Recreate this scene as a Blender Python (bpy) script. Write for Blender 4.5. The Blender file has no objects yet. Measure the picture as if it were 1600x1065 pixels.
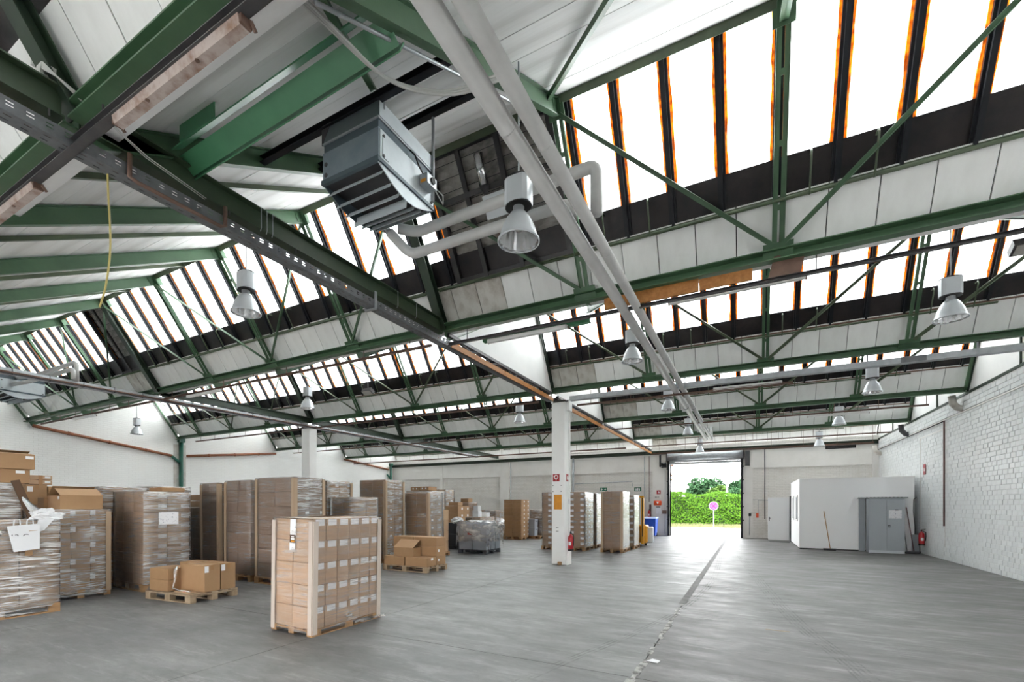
import bpy, math, random
from mathutils import Matrix, Vector
random.seed(7)
S = bpy.context.scene
COL = S.collection
R = math.radians

# ------------------------------------------------------------------ camera, sky, exposure
cam_d = bpy.data.cameras.new('camera')
cam = bpy.data.objects.new('camera', cam_d)
COL.objects.link(cam)
cam.location = (0, 0, 1.672)
cam.rotation_euler = (R(90), 0, R(27.47))
cam_d.sensor_width = 36
cam_d.lens = 712.27 / 1600 * 36
cam_d.shift_y = (789.87 - 532.5) / 1600
cam_d.clip_start = 0.05
cam_d.clip_end = 400
S.camera = cam

SKY = 5.2
world = bpy.data.worlds.new('sky')
S.world = world
world.use_nodes = True
wn, wl = world.node_tree.nodes, world.node_tree.links
bg = wn['Background']
tc = wn.new('ShaderNodeTexCoord')
sep = wn.new('ShaderNodeSeparateXYZ')
ramp = wn.new('ShaderNodeValToRGB')
ramp.color_ramp.elements[0].color = (1.0, 1.0, 1.0, 1)
ramp.color_ramp.elements[1].color = (0.90, 0.955, 1.0, 1)
ramp.color_ramp.elements[1].position = 0.8
wl.new(tc.outputs['Generated'], sep.inputs[0])
wl.new(sep.outputs['Z'], ramp.inputs[0])
wl.new(ramp.outputs[0], bg.inputs[0])
bg.inputs[1].default_value = SKY

sun_d = bpy.data.lights.new('sun', 'SUN')
sun_d.energy = 5.0
sun_d.angle = R(2)
sun_d.color = (1.0, 0.95, 0.86)
sun = bpy.data.objects.new('sun', sun_d)
COL.objects.link(sun)
sun.rotation_euler = (R(42), 0, R(-20))

S.view_settings.view_transform = 'Standard'
S.view_settings.look = 'None'
S.view_settings.exposure = 1.42
S.view_settings.gamma = 1.0
S.view_settings.use_curve_mapping = False
S.cycles.max_bounces = 10
S.cycles.diffuse_bounces = 8
S.cycles.glossy_bounces = 4
S.cycles.transmission_bounces = 6
S.cycles.transparent_max_bounces = 16
S.cycles.sample_clamp_indirect = 12.0

# ------------------------------------------------------------------ materials
def M(name, col, rough=0.6, metal=0.0, col2=None, scale=4.0, stretch=(1, 1, 1), detail=5.0,
      bump=0.0, bscale=40.0, bstretch=(1, 1, 1), rnd=0.0, spec=0.5, lo=0.35, hi=0.65, rough2=None, bdist=0.01):
    m = bpy.data.materials.new(name)
    m.use_nodes = True
    n, l = m.node_tree.nodes, m.node_tree.links
    b = n['Principled BSDF']
    b.inputs['Base Color'].default_value = (*col, 1)
    b.inputs['Roughness'].default_value = rough
    b.inputs['Metallic'].default_value = metal
    b.inputs['Specular IOR Level'].default_value = spec
    t = n.new('ShaderNodeTexCoord')
    out = None
    if col2 is not None:
        mp = n.new('ShaderNodeMapping'); mp.inputs['Scale'].default_value = stretch
        l.new(t.outputs['Object'], mp.inputs[0])
        nz = n.new('ShaderNodeTexNoise'); nz.inputs['Scale'].default_value = scale
        nz.inputs['Detail'].default_value = detail; nz.inputs['Roughness'].default_value = 0.62
        l.new(mp.outputs[0], nz.inputs[0])
        rp = n.new('ShaderNodeValToRGB')
        rp.color_ramp.elements[0].position = lo; rp.color_ramp.elements[1].position = hi
        rp.color_ramp.elements[0].color = (*col, 1); rp.color_ramp.elements[1].color = (*col2, 1)
        l.new(nz.outputs['Fac'], rp.inputs[0])
        out = rp.outputs[0]
        if rough2 is not None:
            mr = n.new('ShaderNodeMapRange'); mr.inputs['From Min'].default_value = lo; mr.inputs['From Max'].default_value = hi
            mr.inputs['To Min'].default_value = rough; mr.inputs['To Max'].default_value = rough2
            l.new(nz.outputs['Fac'], mr.inputs['Value']); l.new(mr.outputs[0], b.inputs['Roughness'])
    if rnd > 0:
        oi = n.new('ShaderNodeObjectInfo')
        mr = n.new('ShaderNodeMapRange')
        mr.inputs['To Min'].default_value = 1 - rnd; mr.inputs['To Max'].default_value = 1 + rnd
        l.new(oi.outputs['Random'], mr.inputs['Value'])
        hs = n.new('ShaderNodeHueSaturation')
        l.new(mr.outputs[0], hs.inputs['Value'])
        if out is not None: l.new(out, hs.inputs['Color'])
        else: hs.inputs['Color'].default_value = (*col, 1)
        out = hs.outputs[0]
    if out is not None: l.new(out, b.inputs['Base Color'])
    if bump > 0:
        mp2 = n.new('ShaderNodeMapping'); mp2.inputs['Scale'].default_value = bstretch
        l.new(t.outputs['Object'], mp2.inputs[0])
        nb = n.new('ShaderNodeTexNoise'); nb.inputs['Scale'].default_value = bscale; nb.inputs['Detail'].default_value = 4
        l.new(mp2.outputs[0], nb.inputs[0])
        bp = n.new('ShaderNodeBump'); bp.inputs['Strength'].default_value = bump; bp.inputs['Distance'].default_value = bdist
        l.new(nb.outputs['Fac'], bp.inputs['Height']); l.new(bp.outputs[0], b.inputs['Normal'])
    return m

def brick_mat(name, c1, c2, mortar, bw, bh, axis, stain=None, msize=0.012):
    """painted brickwork for surfaces too far away to build brick by brick; axis 'x' or 'y' runs along the wall"""
    m = bpy.data.materials.new(name); m.use_nodes = True
    n, l = m.node_tree.nodes, m.node_tree.links
    b = n['Principled BSDF']; b.inputs['Roughness'].default_value = 0.55
    t = n.new('ShaderNodeTexCoord'); s = n.new('ShaderNodeSeparateXYZ'); c = n.new('ShaderNodeCombineXYZ')
    l.new(t.outputs['Object'], s.inputs[0])
    l.new(s.outputs['X' if axis == 'x' else 'Y'], c.inputs['X']); l.new(s.outputs['Z'], c.inputs['Y'])
    br = n.new('ShaderNodeTexBrick')
    br.inputs['Scale'].default_value = 1.0
    br.inputs['Brick Width'].default_value = bw; br.inputs['Row Height'].default_value = bh
    br.inputs['Mortar Size'].default_value = msize; br.inputs['Mortar Smooth'].default_value = 0.6
    br.inputs['Color1'].default_value = (*c1, 1); br.inputs['Color2'].default_value = (*c2, 1); br.inputs['Mortar'].default_value = (*mortar, 1)
    l.new(c.outputs[0], br.inputs['Vector'])
    nz = n.new('ShaderNodeTexNoise'); nz.inputs['Scale'].default_value = 0.9; nz.inputs['Detail'].default_value = 8; nz.inputs['Roughness'].default_value = 0.7
    l.new(t.outputs['Object'], nz.inputs[0])
    rp = n.new('ShaderNodeValToRGB'); rp.color_ramp.elements[0].position = 0.52; rp.color_ramp.elements[1].position = 0.78
    rp.color_ramp.elements[0].color = (0, 0, 0, 1); rp.color_ramp.elements[1].color = (1, 1, 1, 1)
    l.new(nz.outputs['Fac'], rp.inputs[0])
    mx = n.new('ShaderNodeMix'); mx.data_type = 'RGBA'
    l.new(rp.outputs[0], mx.inputs['Factor']); l.new(br.outputs['Color'], mx.inputs['A'])
    mx.inputs['B'].default_value = (*(stain or c2), 1)
    l.new(mx.outputs['Result'], b.inputs['Base Color'])
    bp = n.new('ShaderNodeBump'); bp.inputs['Strength'].default_value = 0.5; bp.inputs['Distance'].default_value = 0.006; bp.invert = True
    l.new(br.outputs['Fac'], bp.inputs['Height']); l.new(bp.outputs[0], b.inputs['Normal'])
    return m

def pane_mat():
    m = bpy.data.materials.new('frosted_wired_glass'); m.use_nodes = True
    n, l = m.node_tree.nodes, m.node_tree.links
    n.remove(n['Principled BSDF']); o = n['Material Output']
    tl = n.new('ShaderNodeBsdfTranslucent'); tr = n.new('ShaderNodeBsdfTransparent'); gl = n.new('ShaderNodeBsdfGlossy')
    t = n.new('ShaderNodeTexCoord'); nz = n.new('ShaderNodeTexNoise'); nz.inputs['Scale'].default_value = 3; nz.inputs['Detail'].default_value = 6
    l.new(t.outputs['Object'], nz.inputs[0])
    rp = n.new('ShaderNodeValToRGB'); rp.color_ramp.elements[0].color = (0.93, 0.94, 0.93, 1); rp.color_ramp.elements[1].color = (0.99, 1.0, 0.985, 1)
    l.new(nz.outputs['Fac'], rp.inputs[0]); l.new(rp.outputs[0], tl.inputs['Color'])
    tr.inputs['Color'].default_value = (0.95, 0.97, 0.96, 1)
    gl.inputs['Roughness'].default_value = 0.12
    a = n.new('ShaderNodeMixShader'); a.inputs[0].default_value = 0.15
    l.new(tl.outputs[0], a.inputs[1]); l.new(tr.outputs[0], a.inputs[2])
    c = n.new('ShaderNodeMixShader'); c.inputs[0].default_value = 0.04
    l.new(a.outputs[0], c.inputs[1]); l.new(gl.outputs[0], c.inputs[2]); l.new(c.outputs[0], o.inputs[0])
    return m

def putty_mat():
    m = bpy.data.materials.new('rusty_translucent_putty'); m.use_nodes = True
    n, l = m.node_tree.nodes, m.node_tree.links
    n.remove(n['Principled BSDF']); o = n['Material Output']
    tl = n.new('ShaderNodeBsdfTranslucent'); df = n.new('ShaderNodeBsdfDiffuse')
    t = n.new('ShaderNodeTexCoord'); nz = n.new('ShaderNodeTexNoise'); nz.inputs['Scale'].default_value = 14; nz.inputs['Detail'].default_value = 5
    l.new(t.outputs['Object'], nz.inputs[0])
    rp = n.new('ShaderNodeValToRGB')
    rp.color_ramp.elements[0].position = 0.38; rp.color_ramp.elements[0].color = (0.25, 0.066, 0.008, 1)
    rp.color_ramp.elements[1].position = 0.62; rp.color_ramp.elements[1].color = (0.64, 0.26, 0.024, 1)
    l.new(nz.outputs['Fac'], rp.inputs[0]); l.new(rp.outputs[0], tl.inputs['Color']); df.inputs['Color'].default_value = (0.25, 0.08, 0.02, 1)
    a = n.new('ShaderNodeMixShader'); a.inputs[0].default_value = 0.8
    l.new(df.outputs[0], a.inputs[1]); l.new(tl.outputs[0], a.inputs[2]); l.new(a.outputs[0], o.inputs[0])
    return m

def film_mat(name, haze, gloss, tint=(0.97, 0.955, 0.945), zs=30.0, rough=0.16, base=0.03):
    """clear stretch film: mostly see-through, with a Fresnel gloss and horizontal wrinkles whose highlights are painted in as white haze"""
    m = bpy.data.materials.new(name); m.use_nodes = True
    n, l = m.node_tree.nodes, m.node_tree.links
    n.remove(n['Principled BSDF']); o = n['Material Output']
    t = n.new('ShaderNodeTexCoord'); mp = n.new('ShaderNodeMapping'); mp.inputs['Scale'].default_value = (1.6, 1.6, zs)
    mp.inputs['Rotation'].default_value = (R(3), R(-3), 0)
    l.new(t.outputs['Object'], mp.inputs[0])
    nz = n.new('ShaderNodeTexNoise'); nz.inputs['Scale'].default_value = 1.6; nz.inputs['Detail'].default_value = 6; nz.inputs['Roughness'].default_value = 0.65
    nz.inputs['Distortion'].default_value = 0.6
    l.new(mp.outputs[0], nz.inputs[0])
    n2 = n.new('ShaderNodeTexNoise'); n2.inputs['Scale'].default_value = 1.7; n2.inputs['Detail'].default_value = 2
    l.new(t.outputs['Object'], n2.inputs[0])
    def rmp(src, p0, p1, v0, v1):
        q = n.new('ShaderNodeMapRange'); q.inputs['From Min'].default_value = p0; q.inputs['From Max'].default_value = p1
        q.inputs['To Min'].default_value = v0; q.inputs['To Max'].default_value = v1; l.new(src, q.inputs['Value']); return q.outputs[0]
    st = rmp(nz.outputs['Fac'], 0.45, 0.60, 0.0, 1.0); mk = rmp(n2.outputs['Fac'], 0.34, 0.58, 0.30, 1.0)
    mu = n.new('ShaderNodeMath'); mu.operation = 'MULTIPLY'; l.new(st, mu.inputs[0]); l.new(mk, mu.inputs[1])
    mr = n.new('ShaderNodeMapRange'); mr.inputs['To Min'].default_value = base; mr.inputs['To Max'].default_value = haze
    l.new(mu.outputs[0], mr.inputs['Value'])
    tr = n.new('ShaderNodeBsdfTransparent'); tr.inputs['Color'].default_value = (*tint, 1)
    df = n.new('ShaderNodeBsdfDiffuse'); df.inputs['Color'].default_value = (0.90, 0.87, 0.84, 1)  # white diffuse streaks painted in for the film's highlights
    gl = n.new('ShaderNodeBsdfGlossy'); gl.inputs['Roughness'].default_value = rough
    bp = n.new('ShaderNodeBump'); bp.inputs['Strength'].default_value = 0.6; bp.inputs['Distance'].default_value = 0.02
    l.new(nz.outputs['Fac'], bp.inputs['Height']); l.new(bp.outputs[0], gl.inputs['Normal'])
    a = n.new('ShaderNodeMixShader'); l.new(mr.outputs[0], a.inputs[0]); l.new(tr.outputs[0], a.inputs[1]); l.new(df.outputs[0], a.inputs[2])
    fr = n.new('ShaderNodeFresnel'); fr.inputs['IOR'].default_value = 1.55
    mm = n.new('ShaderNodeMath'); mm.operation = 'MULTIPLY'; mm.use_clamp = True; mm.inputs[1].default_value = gloss
    l.new(fr.outputs[0], mm.inputs[0])
    c = n.new('ShaderNodeMixShader'); l.new(mm.outputs[0], c.inputs[0]); l.new(a.outputs[0], c.inputs[1]); l.new(gl.outputs[0], c.inputs[2])
    l.new(c.outputs[0], o.inputs[0])
    return m

def print_mat(name, paper, ink, sx, sz, thr=0.55):
    """a sheet of paper with unreadable small print (rows of broken dark lines)"""
    m = bpy.data.materials.new(name); m.use_nodes = True
    n, l = m.node_tree.nodes, m.node_tree.links
    b = n['Principled BSDF']; b.inputs['Roughness'].default_value = 0.5
    t = n.new('ShaderNodeTexCoord'); mp = n.new('ShaderNodeMapping'); mp.inputs['Scale'].default_value = (sx, sx, sz)
    l.new(t.outputs['Object'], mp.inputs[0])
    nz = n.new('ShaderNodeTexNoise'); nz.inputs['Scale'].default_value = 1; nz.inputs['Detail'].default_value = 2
    l.new(mp.outputs[0], nz.inputs[0])
    rp = n.new('ShaderNodeValToRGB'); rp.color_ramp.elements[0].position = thr; rp.color_ramp.elements[1].position = thr + 0.06
    rp.color_ramp.elements[0].color = (*paper, 1); rp.color_ramp.elements[1].color = (*ink, 1)
    l.new(nz.outputs['Fac'], rp.inputs[0]); l.new(rp.outputs[0], b.inputs['Base Color'])
    return m

def floor_mat(name, FLOOR_A, FLOOR_B, sk, dk):
    m = bpy.data.materials.new(name); m.use_nodes = True
    n, l = m.node_tree.nodes, m.node_tree.links
    b = n['Principled BSDF']
    t = n.new('ShaderNodeTexCoord')
    def noise(scale, det, st, rot=0.0, ro=0.6):
        mp = n.new('ShaderNodeMapping'); mp.inputs['Scale'].default_value = st; mp.inputs['Rotation'].default_value = (0, 0, rot)
        l.new(t.outputs['Object'], mp.inputs[0])
        z = n.new('ShaderNodeTexNoise'); z.inputs['Scale'].default_value = scale; z.inputs['Detail'].default_value = det; z.inputs['Roughness'].default_value = ro
        l.new(mp.outputs[0], z.inputs[0]); return z.outputs['Fac']
    def ramp_(f, p0, p1, c0, c1):
        r = n.new('ShaderNodeValToRGB'); r.color_ramp.elements[0].position = p0; r.color_ramp.elements[1].position = p1
        r.color_ramp.elements[0].color = (*c0, 1); r.color_ramp.elements[1].color = (*c1, 1); l.new(f, r.inputs[0]); return r.outputs[0]
    def mix(f, a, c):
        x = n.new('ShaderNodeMix'); x.data_type = 'RGBA'
        l.new(f, x.inputs['Factor']); l.new(a, x.inputs['A'])
        if isinstance(c, tuple): x.inputs['B'].default_value = (*c, 1)
        else: l.new(c, x.inputs['B'])
        return x.outputs['Result']
    base = ramp_(noise(0.55, 8, (1, 1, 1), 0, 0.65), 0.3, 0.72, FLOOR_A, FLOOR_B)
    k = (0, 0, 0); w = (1, 1, 1)
    streak = ramp_(noise(2.2, 10, (0.45, 3.4, 1), 0.22, 0.76), 0.54, 0.72, k, (sk,) * 3)
    c1 = mix(streak, base, (0.40, 0.39, 0.38))
    patch = ramp_(noise(0.7, 10, (0.6, 1.7, 1), -0.2, 0.78), 0.52, 0.70, k, (sk,) * 3)
    c2 = mix(patch, c1, (0.34, 0.333, 0.325))
    dark = ramp_(noise(0.9, 9, (0.8, 1.3, 1), 0.6, 0.75), 0.50, 0.74, k, (dk,) * 3)
    c3 = mix(dark, c2, (0.060, 0.057, 0.054))
    spot = ramp_(noise(14, 6, (1, 1, 1), 0, 0.8), 0.70, 0.78, k, (0.5,) * 3)
    c4 = mix(spot, c3, (0.15, 0.14, 0.135))
    l.new(c4, b.inputs['Base Color'])
    rr = n.new('ShaderNodeMapRange'); rr.inputs['From Min'].default_value = 0.3; rr.inputs['From Max'].default_value = 0.7
    rr.inputs['To Min'].default_value = 0.36; rr.inputs['To Max'].default_value = 0.66
    l.new(noise(2.0, 8, (0.6, 1.8, 1), 0.3, 0.7), rr.inputs['Value']); l.new(rr.outputs[0], b.inputs['Roughness'])
    bp = n.new('ShaderNodeBump'); bp.inputs['Strength'].default_value = 0.12; bp.inputs['Distance'].default_value = 0.01
    l.new(noise(9, 8, (1, 1, 1), 0, 0.7), bp.inputs['Height']); l.new(bp.outputs[0], b.inputs['Normal'])
    return m

mt = {}
mt['floor'] = floor_mat('worn_concrete', (0.108, 0.107, 0.107), (0.185, 0.183, 0.181), 0.50, 0.55)
mt['floor_dark'] = floor_mat('browner_worn_concrete', (0.062, 0.059, 0.056), (0.115, 0.109, 0.104), 0.40, 0.6)
mt['joint'] = M('dark_joint', (0.05, 0.048, 0.045), 0.8)
mt['repair'] = M('grey_mortar', (0.085, 0.082, 0.078), 0.7, col2=(0.13, 0.125, 0.12), scale=6)
mt['filler'] = M('chipped_filler', (0.36, 0.35, 0.33), 0.8, col2=(0.12, 0.115, 0.11), scale=9, lo=0.45, hi=0.6)
mt['white'] = M('white_paint', (0.86, 0.855, 0.84), 0.55, col2=(0.81, 0.805, 0.79), scale=1.5, bump=0.1, bscale=20)
mt['plank'] = M('white_painted_plank', (0.86, 0.86, 0.85), 0.6, col2=(0.76, 0.755, 0.74), scale=1.6, stretch=(1, 1, 0.6), rnd=0.05, lo=0.45, hi=0.8, bump=0.1, bscale=30)
mt['soffit'] = M('whitewashed_roof_board', (0.80, 0.795, 0.79), 0.7, col2=(0.58, 0.57, 0.555), scale=1.3, stretch=(0.5, 1.6, 1), rnd=0.07, lo=0.45, hi=0.78, detail=9, bump=0.15, bscale=25)
mt['dirtyplank'] = M('stained_plank', (0.62, 0.60, 0.56), 0.7, col2=(0.30, 0.25, 0.20), scale=2.5, lo=0.42, hi=0.8, detail=8)
mt['roofout'] = M('grey_roof_felt', (0.5, 0.5, 0.5), 0.9)
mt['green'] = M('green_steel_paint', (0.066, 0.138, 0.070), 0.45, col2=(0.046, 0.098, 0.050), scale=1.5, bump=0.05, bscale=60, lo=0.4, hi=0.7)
mt['greenbright'] = M('bright_green_steel_paint', (0.075, 0.25, 0.125), 0.4, col2=(0.062, 0.21, 0.105), scale=2)
mt['greenolive'] = M('olive_green_steel_paint', (0.085, 0.115, 0.062), 0.45, col2=(0.05, 0.072, 0.04), scale=2)
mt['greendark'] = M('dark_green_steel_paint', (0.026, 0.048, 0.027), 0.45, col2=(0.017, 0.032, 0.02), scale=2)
mt['black'] = M('black_bitumen', (0.016, 0.016, 0.020), 0.4, col2=(0.035, 0.030, 0.030), scale=3)
mt['bar'] = M('dark_glazing_bar_paint', (0.010, 0.011, 0.015), 0.4, spec=0.25)
mt['sill'] = M('dirty_dark_sill', (0.008, 0.007, 0.009), 0.35, spec=0.3, col2=(0.026, 0.020, 0.020), scale=3.5, detail=8, bump=0.1, bscale=20)
mt['darksteel'] = M('dark_steel', (0.055, 0.055, 0.06), 0.45, metal=0.2, col2=(0.09, 0.085, 0.085), scale=4)
mt['brownsteel'] = M('rust_brown_steel', (0.13, 0.075, 0.055), 0.6, col2=(0.19, 0.11, 0.08), scale=5)
mt['galv'] = M('galvanised_steel', (0.46, 0.48, 0.50), 0.42, metal=0.55, col2=(0.36, 0.38, 0.40), scale=7)
mt['galvdark'] = M('dull_galvanised_steel', (0.17, 0.18, 0.19), 0.5, metal=0.2, col2=(0.125, 0.13, 0.138), scale=9)
mt['chrome'] = M('polished_steel', (0.75, 0.76, 0.78), 0.16, metal=1.0)
mt['pipe'] = M('white_pipe_lagging', (0.56, 0.555, 0.545), 0.45, col2=(0.49, 0.485, 0.475), scale=3)
mt['steelblue'] = M('blue_grey_sheet_steel', (0.20, 0.255, 0.295), 0.38, metal=0.25, col2=(0.26, 0.31, 0.35), scale=4)
mt['steelbluedark'] = M('dark_blue_grey_sheet_steel', (0.085, 0.115, 0.135), 0.4, metal=0.2)
mt['steellight'] = M('light_sheet_steel', (0.62, 0.67, 0.70), 0.4, metal=0.15, col2=(0.54, 0.59, 0.62), scale=5)
mt['slat'] = M('grey_brown_louvre_slat', (0.33, 0.31, 0.28), 0.32, col2=(0.13, 0.12, 0.11), scale=2.2, stretch=(2.2, .4, .4), lo=.4, hi=.62)
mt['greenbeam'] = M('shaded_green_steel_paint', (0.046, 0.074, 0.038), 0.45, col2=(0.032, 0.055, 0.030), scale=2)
mt['steelbluemid'] = M('grey_sheet_steel', (0.115, 0.14, 0.15), 0.4, metal=0.2)
mt['lampbody'] = M('grey_lamp_housing', (0.62, 0.65, 0.68), 0.35, metal=0.2)
mt['reflector'] = M('spun_aluminium_reflector', (0.78, 0.79, 0.80), 0.25, metal=0.85)
mt['lampglass'] = M('lamp_glass', (0.55, 0.53, 0.50), 0.08, metal=0.6)
mt['batten'] = M('white_lamp_batten', (0.74, 0.73, 0.72), 0.5)
mt['rustbatten'] = M('rust_stained_white_batten', (0.50, 0.42, 0.385), 0.6, col2=(0.26, 0.15, 0.10), scale=7, detail=9, lo=0.45, hi=0.7)
mt['timber'] = M('raw_orange_timber', (0.50, 0.215, 0.06), 0.6, col2=(0.36, 0.14, 0.035), scale=2.5, stretch=(6, 0.8, 6))
mt['wood'] = M('pallet_wood', (0.42, 0.245, 0.115), 0.75, col2=(0.28, 0.155, 0.07), scale=6, stretch=(1, 1, 4), rnd=0.15)
mt['woodpale'] = M('pale_weathered_wood', (0.40, 0.30, 0.20), 0.75, col2=(0.27, 0.19, 0.115), scale=6, rnd=0.12)
mt['darkwood'] = M('dark_brown_board', (0.075, 0.034, 0.012), 0.6)
mt['card'] = M('brown_cardboard', (0.39, 0.232, 0.118), 0.72, col2=(0.345, 0.20, 0.098), scale=2.0, rnd=0.06, bump=0.04, bscale=30)
mt['cardlight'] = M('pale_cardboard', (0.50, 0.335, 0.205), 0.72, col2=(0.44, 0.285, 0.17), scale=2.0, rnd=0.07)
mt['cardgrey'] = M('greyish_cardboard', (0.285, 0.185, 0.122), 0.72, col2=(0.24, 0.152, 0.098), scale=2.0, rnd=0.07)
mt['palepost'] = M('pale_edge_protector', (0.54, 0.455, 0.39), 0.6)
mt['cardpost'] = M('cardboard_edge_protector', (0.47, 0.34, 0.23), 0.7)
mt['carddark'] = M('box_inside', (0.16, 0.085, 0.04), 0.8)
mt['tape'] = M('brown_packing_tape', (0.36, 0.19, 0.075), 0.3)
mt['paper'] = print_mat('printed_paper_label', (0.83, 0.83, 0.84), (0.55, 0.55, 0.6), 60, 90, 0.70)
mt['plainpaper'] = M('plain_white_paper', (0.70, 0.70, 0.71), 0.6)
mt['textpaper'] = print_mat('white_notice', (0.84, 0.84, 0.86), (0.35, 0.35, 0.42), 30, 42, 0.62)
mt['film'] = film_mat('clear_stretch_film', 0.85, 1.5, base=.05)
mt['filmlite'] = film_mat('faint_haze_film', 0.36, 0.9)
mt['filmglare'] = film_mat('glare_stretch_film', 0.85, 1.8, zs=34, base=.06)
mt['filmbright'] = film_mat('shiny_stretch_film', 0.85, 2.0, zs=12, rough=0.2, base=.08)
mt['sheetfilm'] = film_mat('loose_plastic_sheet', 0.9, 2.0, zs=4, base=.22)
mt['sheetclear'] = film_mat('clear_plastic_sheet', 0.55, 1.0, zs=4, base=.10, rough=.3)
mt['crate'] = M('grey_plastic_crate', (0.33, 0.36, 0.41), 0.45, rnd=0.05)
mt['cratedark'] = M('dark_grey_crate', (0.075, 0.085, 0.10), 0.5)
mt['red'] = M('fire_red_enamel', (0.45, 0.010, 0.018), 0.3)
mt['signred'] = M('sign_red', (0.36, 0.015, 0.02), 0.45)
mt['signgreen'] = M('sign_green', (0.006, 0.13, 0.062), 0.45)
mt['signwhite'] = M('sign_white', (0.85, 0.85, 0.85), 0.45)
mt['orange'] = M('orange_sheet', (0.72, 0.295, 0.012), 0.5, col2=(0.60, 0.23, 0.01), scale=6)
mt['callbox'] = M('orange_red_box', (0.72, 0.075, 0.012), 0.4)
mt['yellow'] = M('machine_yellow', (0.72, 0.33, 0.02), 0.4)
mt['blue'] = M('blue_bin_plastic', (0.010, 0.075, 0.50), 0.4)
mt['bluelid'] = M('pale_blue_bin_lid', (0.42, 0.52, 0.82), 0.4)
mt['rubber'] = M('black_rubber', (0.015, 0.015, 0.016), 0.6)
mt['copper'] = M('brown_drain_pipe', (0.30, 0.105, 0.045), 0.45, col2=(0.24, 0.08, 0.035), scale=4)
mt['bottle'] = M('dark_green_downpipe', (0.012, 0.10, 0.065), 0.4)
mt['doorgrey'] = M('light_grey_door_paint', (0.72, 0.725, 0.73), 0.4)
mt['cabinet'] = M('grey_cabinet_enamel', (0.40, 0.43, 0.46), 0.32)
mt['cabinetedge'] = M('grey_cabinet_side', (0.33, 0.355, 0.38), 0.4)
mt['office'] = M('white_office_panel', (0.93, 0.93, 0.935), 0.5, col2=(0.91, 0.91, 0.92), scale=0.8)
mt['glass'] = M('blueish_window_glass', (0.36, 0.46, 0.58), 0.1)
mt['cable'] = M('grey_cable', (0.55, 0.55, 0.53), 0.5)
mt['cabledark'] = M('black_cable', (0.02, 0.02, 0.02), 0.5)
mt['cableyellow'] = M('yellow_green_cable', (0.52, 0.42, 0.14), 0.5)
mt['broom'] = M('wooden_broom_handle', (0.45, 0.25, 0.09), 0.5)
mt['handledark'] = M('dark_red_handle', (0.10, 0.018, 0.018), 0.4)
mt['handlegrey'] = M('grey_handle', (0.10, 0.10, 0.11), 0.4)
def tyre_mat():
    m = bpy.data.materials.new('rubber_tyre_mark'); m.use_nodes = True
    n, l = m.node_tree.nodes, m.node_tree.links
    n.remove(n['Principled BSDF']); t = n.new('ShaderNodeTexCoord'); z = n.new('ShaderNodeTexNoise'); z.inputs['Scale'].default_value = 5; z.inputs['Detail'].default_value = 8
    l.new(t.outputs['Object'], z.inputs[0]); q = n.new('ShaderNodeMapRange'); q.inputs['From Min'].default_value = .42; q.inputs['From Max'].default_value = .62; q.inputs['To Max'].default_value = .22
    l.new(z.outputs['Fac'], q.inputs['Value']); tr = n.new('ShaderNodeBsdfTransparent'); df = n.new('ShaderNodeBsdfDiffuse'); df.inputs['Color'].default_value = (.03, .03, .03, 1)
    x = n.new('ShaderNodeMixShader'); l.new(q.outputs[0], x.inputs[0]); l.new(tr.outputs[0], x.inputs[1]); l.new(df.outputs[0], x.inputs[2]); l.new(x.outputs[0], n['Material Output'].inputs[0])
    return m
mt['tyre'] = tyre_mat()
mt['pane'] = pane_mat()
mt['putty'] = putty_mat()
mt['brick_left'] = brick_mat('white_painted_brick_left', (0.86, 0.855, 0.835), (0.84, 0.83, 0.81), (0.78, 0.77, 0.75), 0.25, 0.083, 'y', (0.84, 0.82, 0.785), 0.008)
mt['brick_back'] = brick_mat('dirty_white_painted_brick', (0.76, 0.735, 0.70), (0.72, 0.695, 0.655), (0.60, 0.575, 0.54), 0.25, 0.083, 'x', (0.56, 0.51, 0.45), 0.010)
mt['brick'] = M('white_gloss_painted_brick', (0.70, 0.715, 0.72), 0.36, col2=(0.66, 0.67, 0.67), scale=5, rnd=0.05, bump=0.12, bscale=45)
mt['mortar'] = M('painted_mortar', (0.54, 0.54, 0.535), 0.6, col2=(0.64, 0.64, 0.63), scale=6)
mt['band'] = M('off_white_lintel_paint', (0.78, 0.76, 0.73), 0.6, col2=(0.69, 0.665, 0.625), scale=1.2, detail=9, lo=0.45, hi=0.8)
mt['asphalt'] = M('pale_concrete_yard', (0.50, 0.49, 0.47), 0.9, col2=(0.42, 0.41, 0.39), scale=1.5)
mt['tarmac'] = M('grey_tarmac', (0.24, 0.235, 0.23), 0.9, col2=(0.20, 0.195, 0.19), scale=1.5)
mt['leaf'] = M('hedge_leaf', (0.021, 0.068, 0.003), 0.8, spec=0.12, col2=(0.046, 0.098, 0.006), scale=6)
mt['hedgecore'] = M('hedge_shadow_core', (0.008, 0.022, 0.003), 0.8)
mt['treeleaf'] = M('tree_leaf', (0.014, 0.045, 0.018), 0.8, spec=0.12, col2=(0.028, 0.062, 0.026), scale=3)
mt['treeleaf2'] = M('light_tree_leaf', (0.034, 0.075, 0.009), 0.8, spec=0.12, col2=(0.048, 0.085, 0.02), scale=3)
mt['redleaf'] = M('reddish_leaf', (0.16, 0.06, 0.045), 0.6, col2=(0.12, 0.09, 0.05), scale=3)
mt['bark'] = M('bark', (0.10, 0.075, 0.055), 0.9)
mt['grass'] = M('dry_grass', (0.085, 0.10, 0.03), 0.8, col2=(0.13, 0.125, 0.055), scale=5)
mt['signblue'] = M('road_sign_blue', (0.075, 0.055, 0.26), 0.7, spec=0.1)
mt['roadwhite'] = M('weathered_sign_white', (0.30, 0.30, 0.31), 0.7, spec=0.1)
mt['signpink'] = M('road_sign_red', (0.32, 0.012, 0.06), 0.7, spec=0.1)
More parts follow.
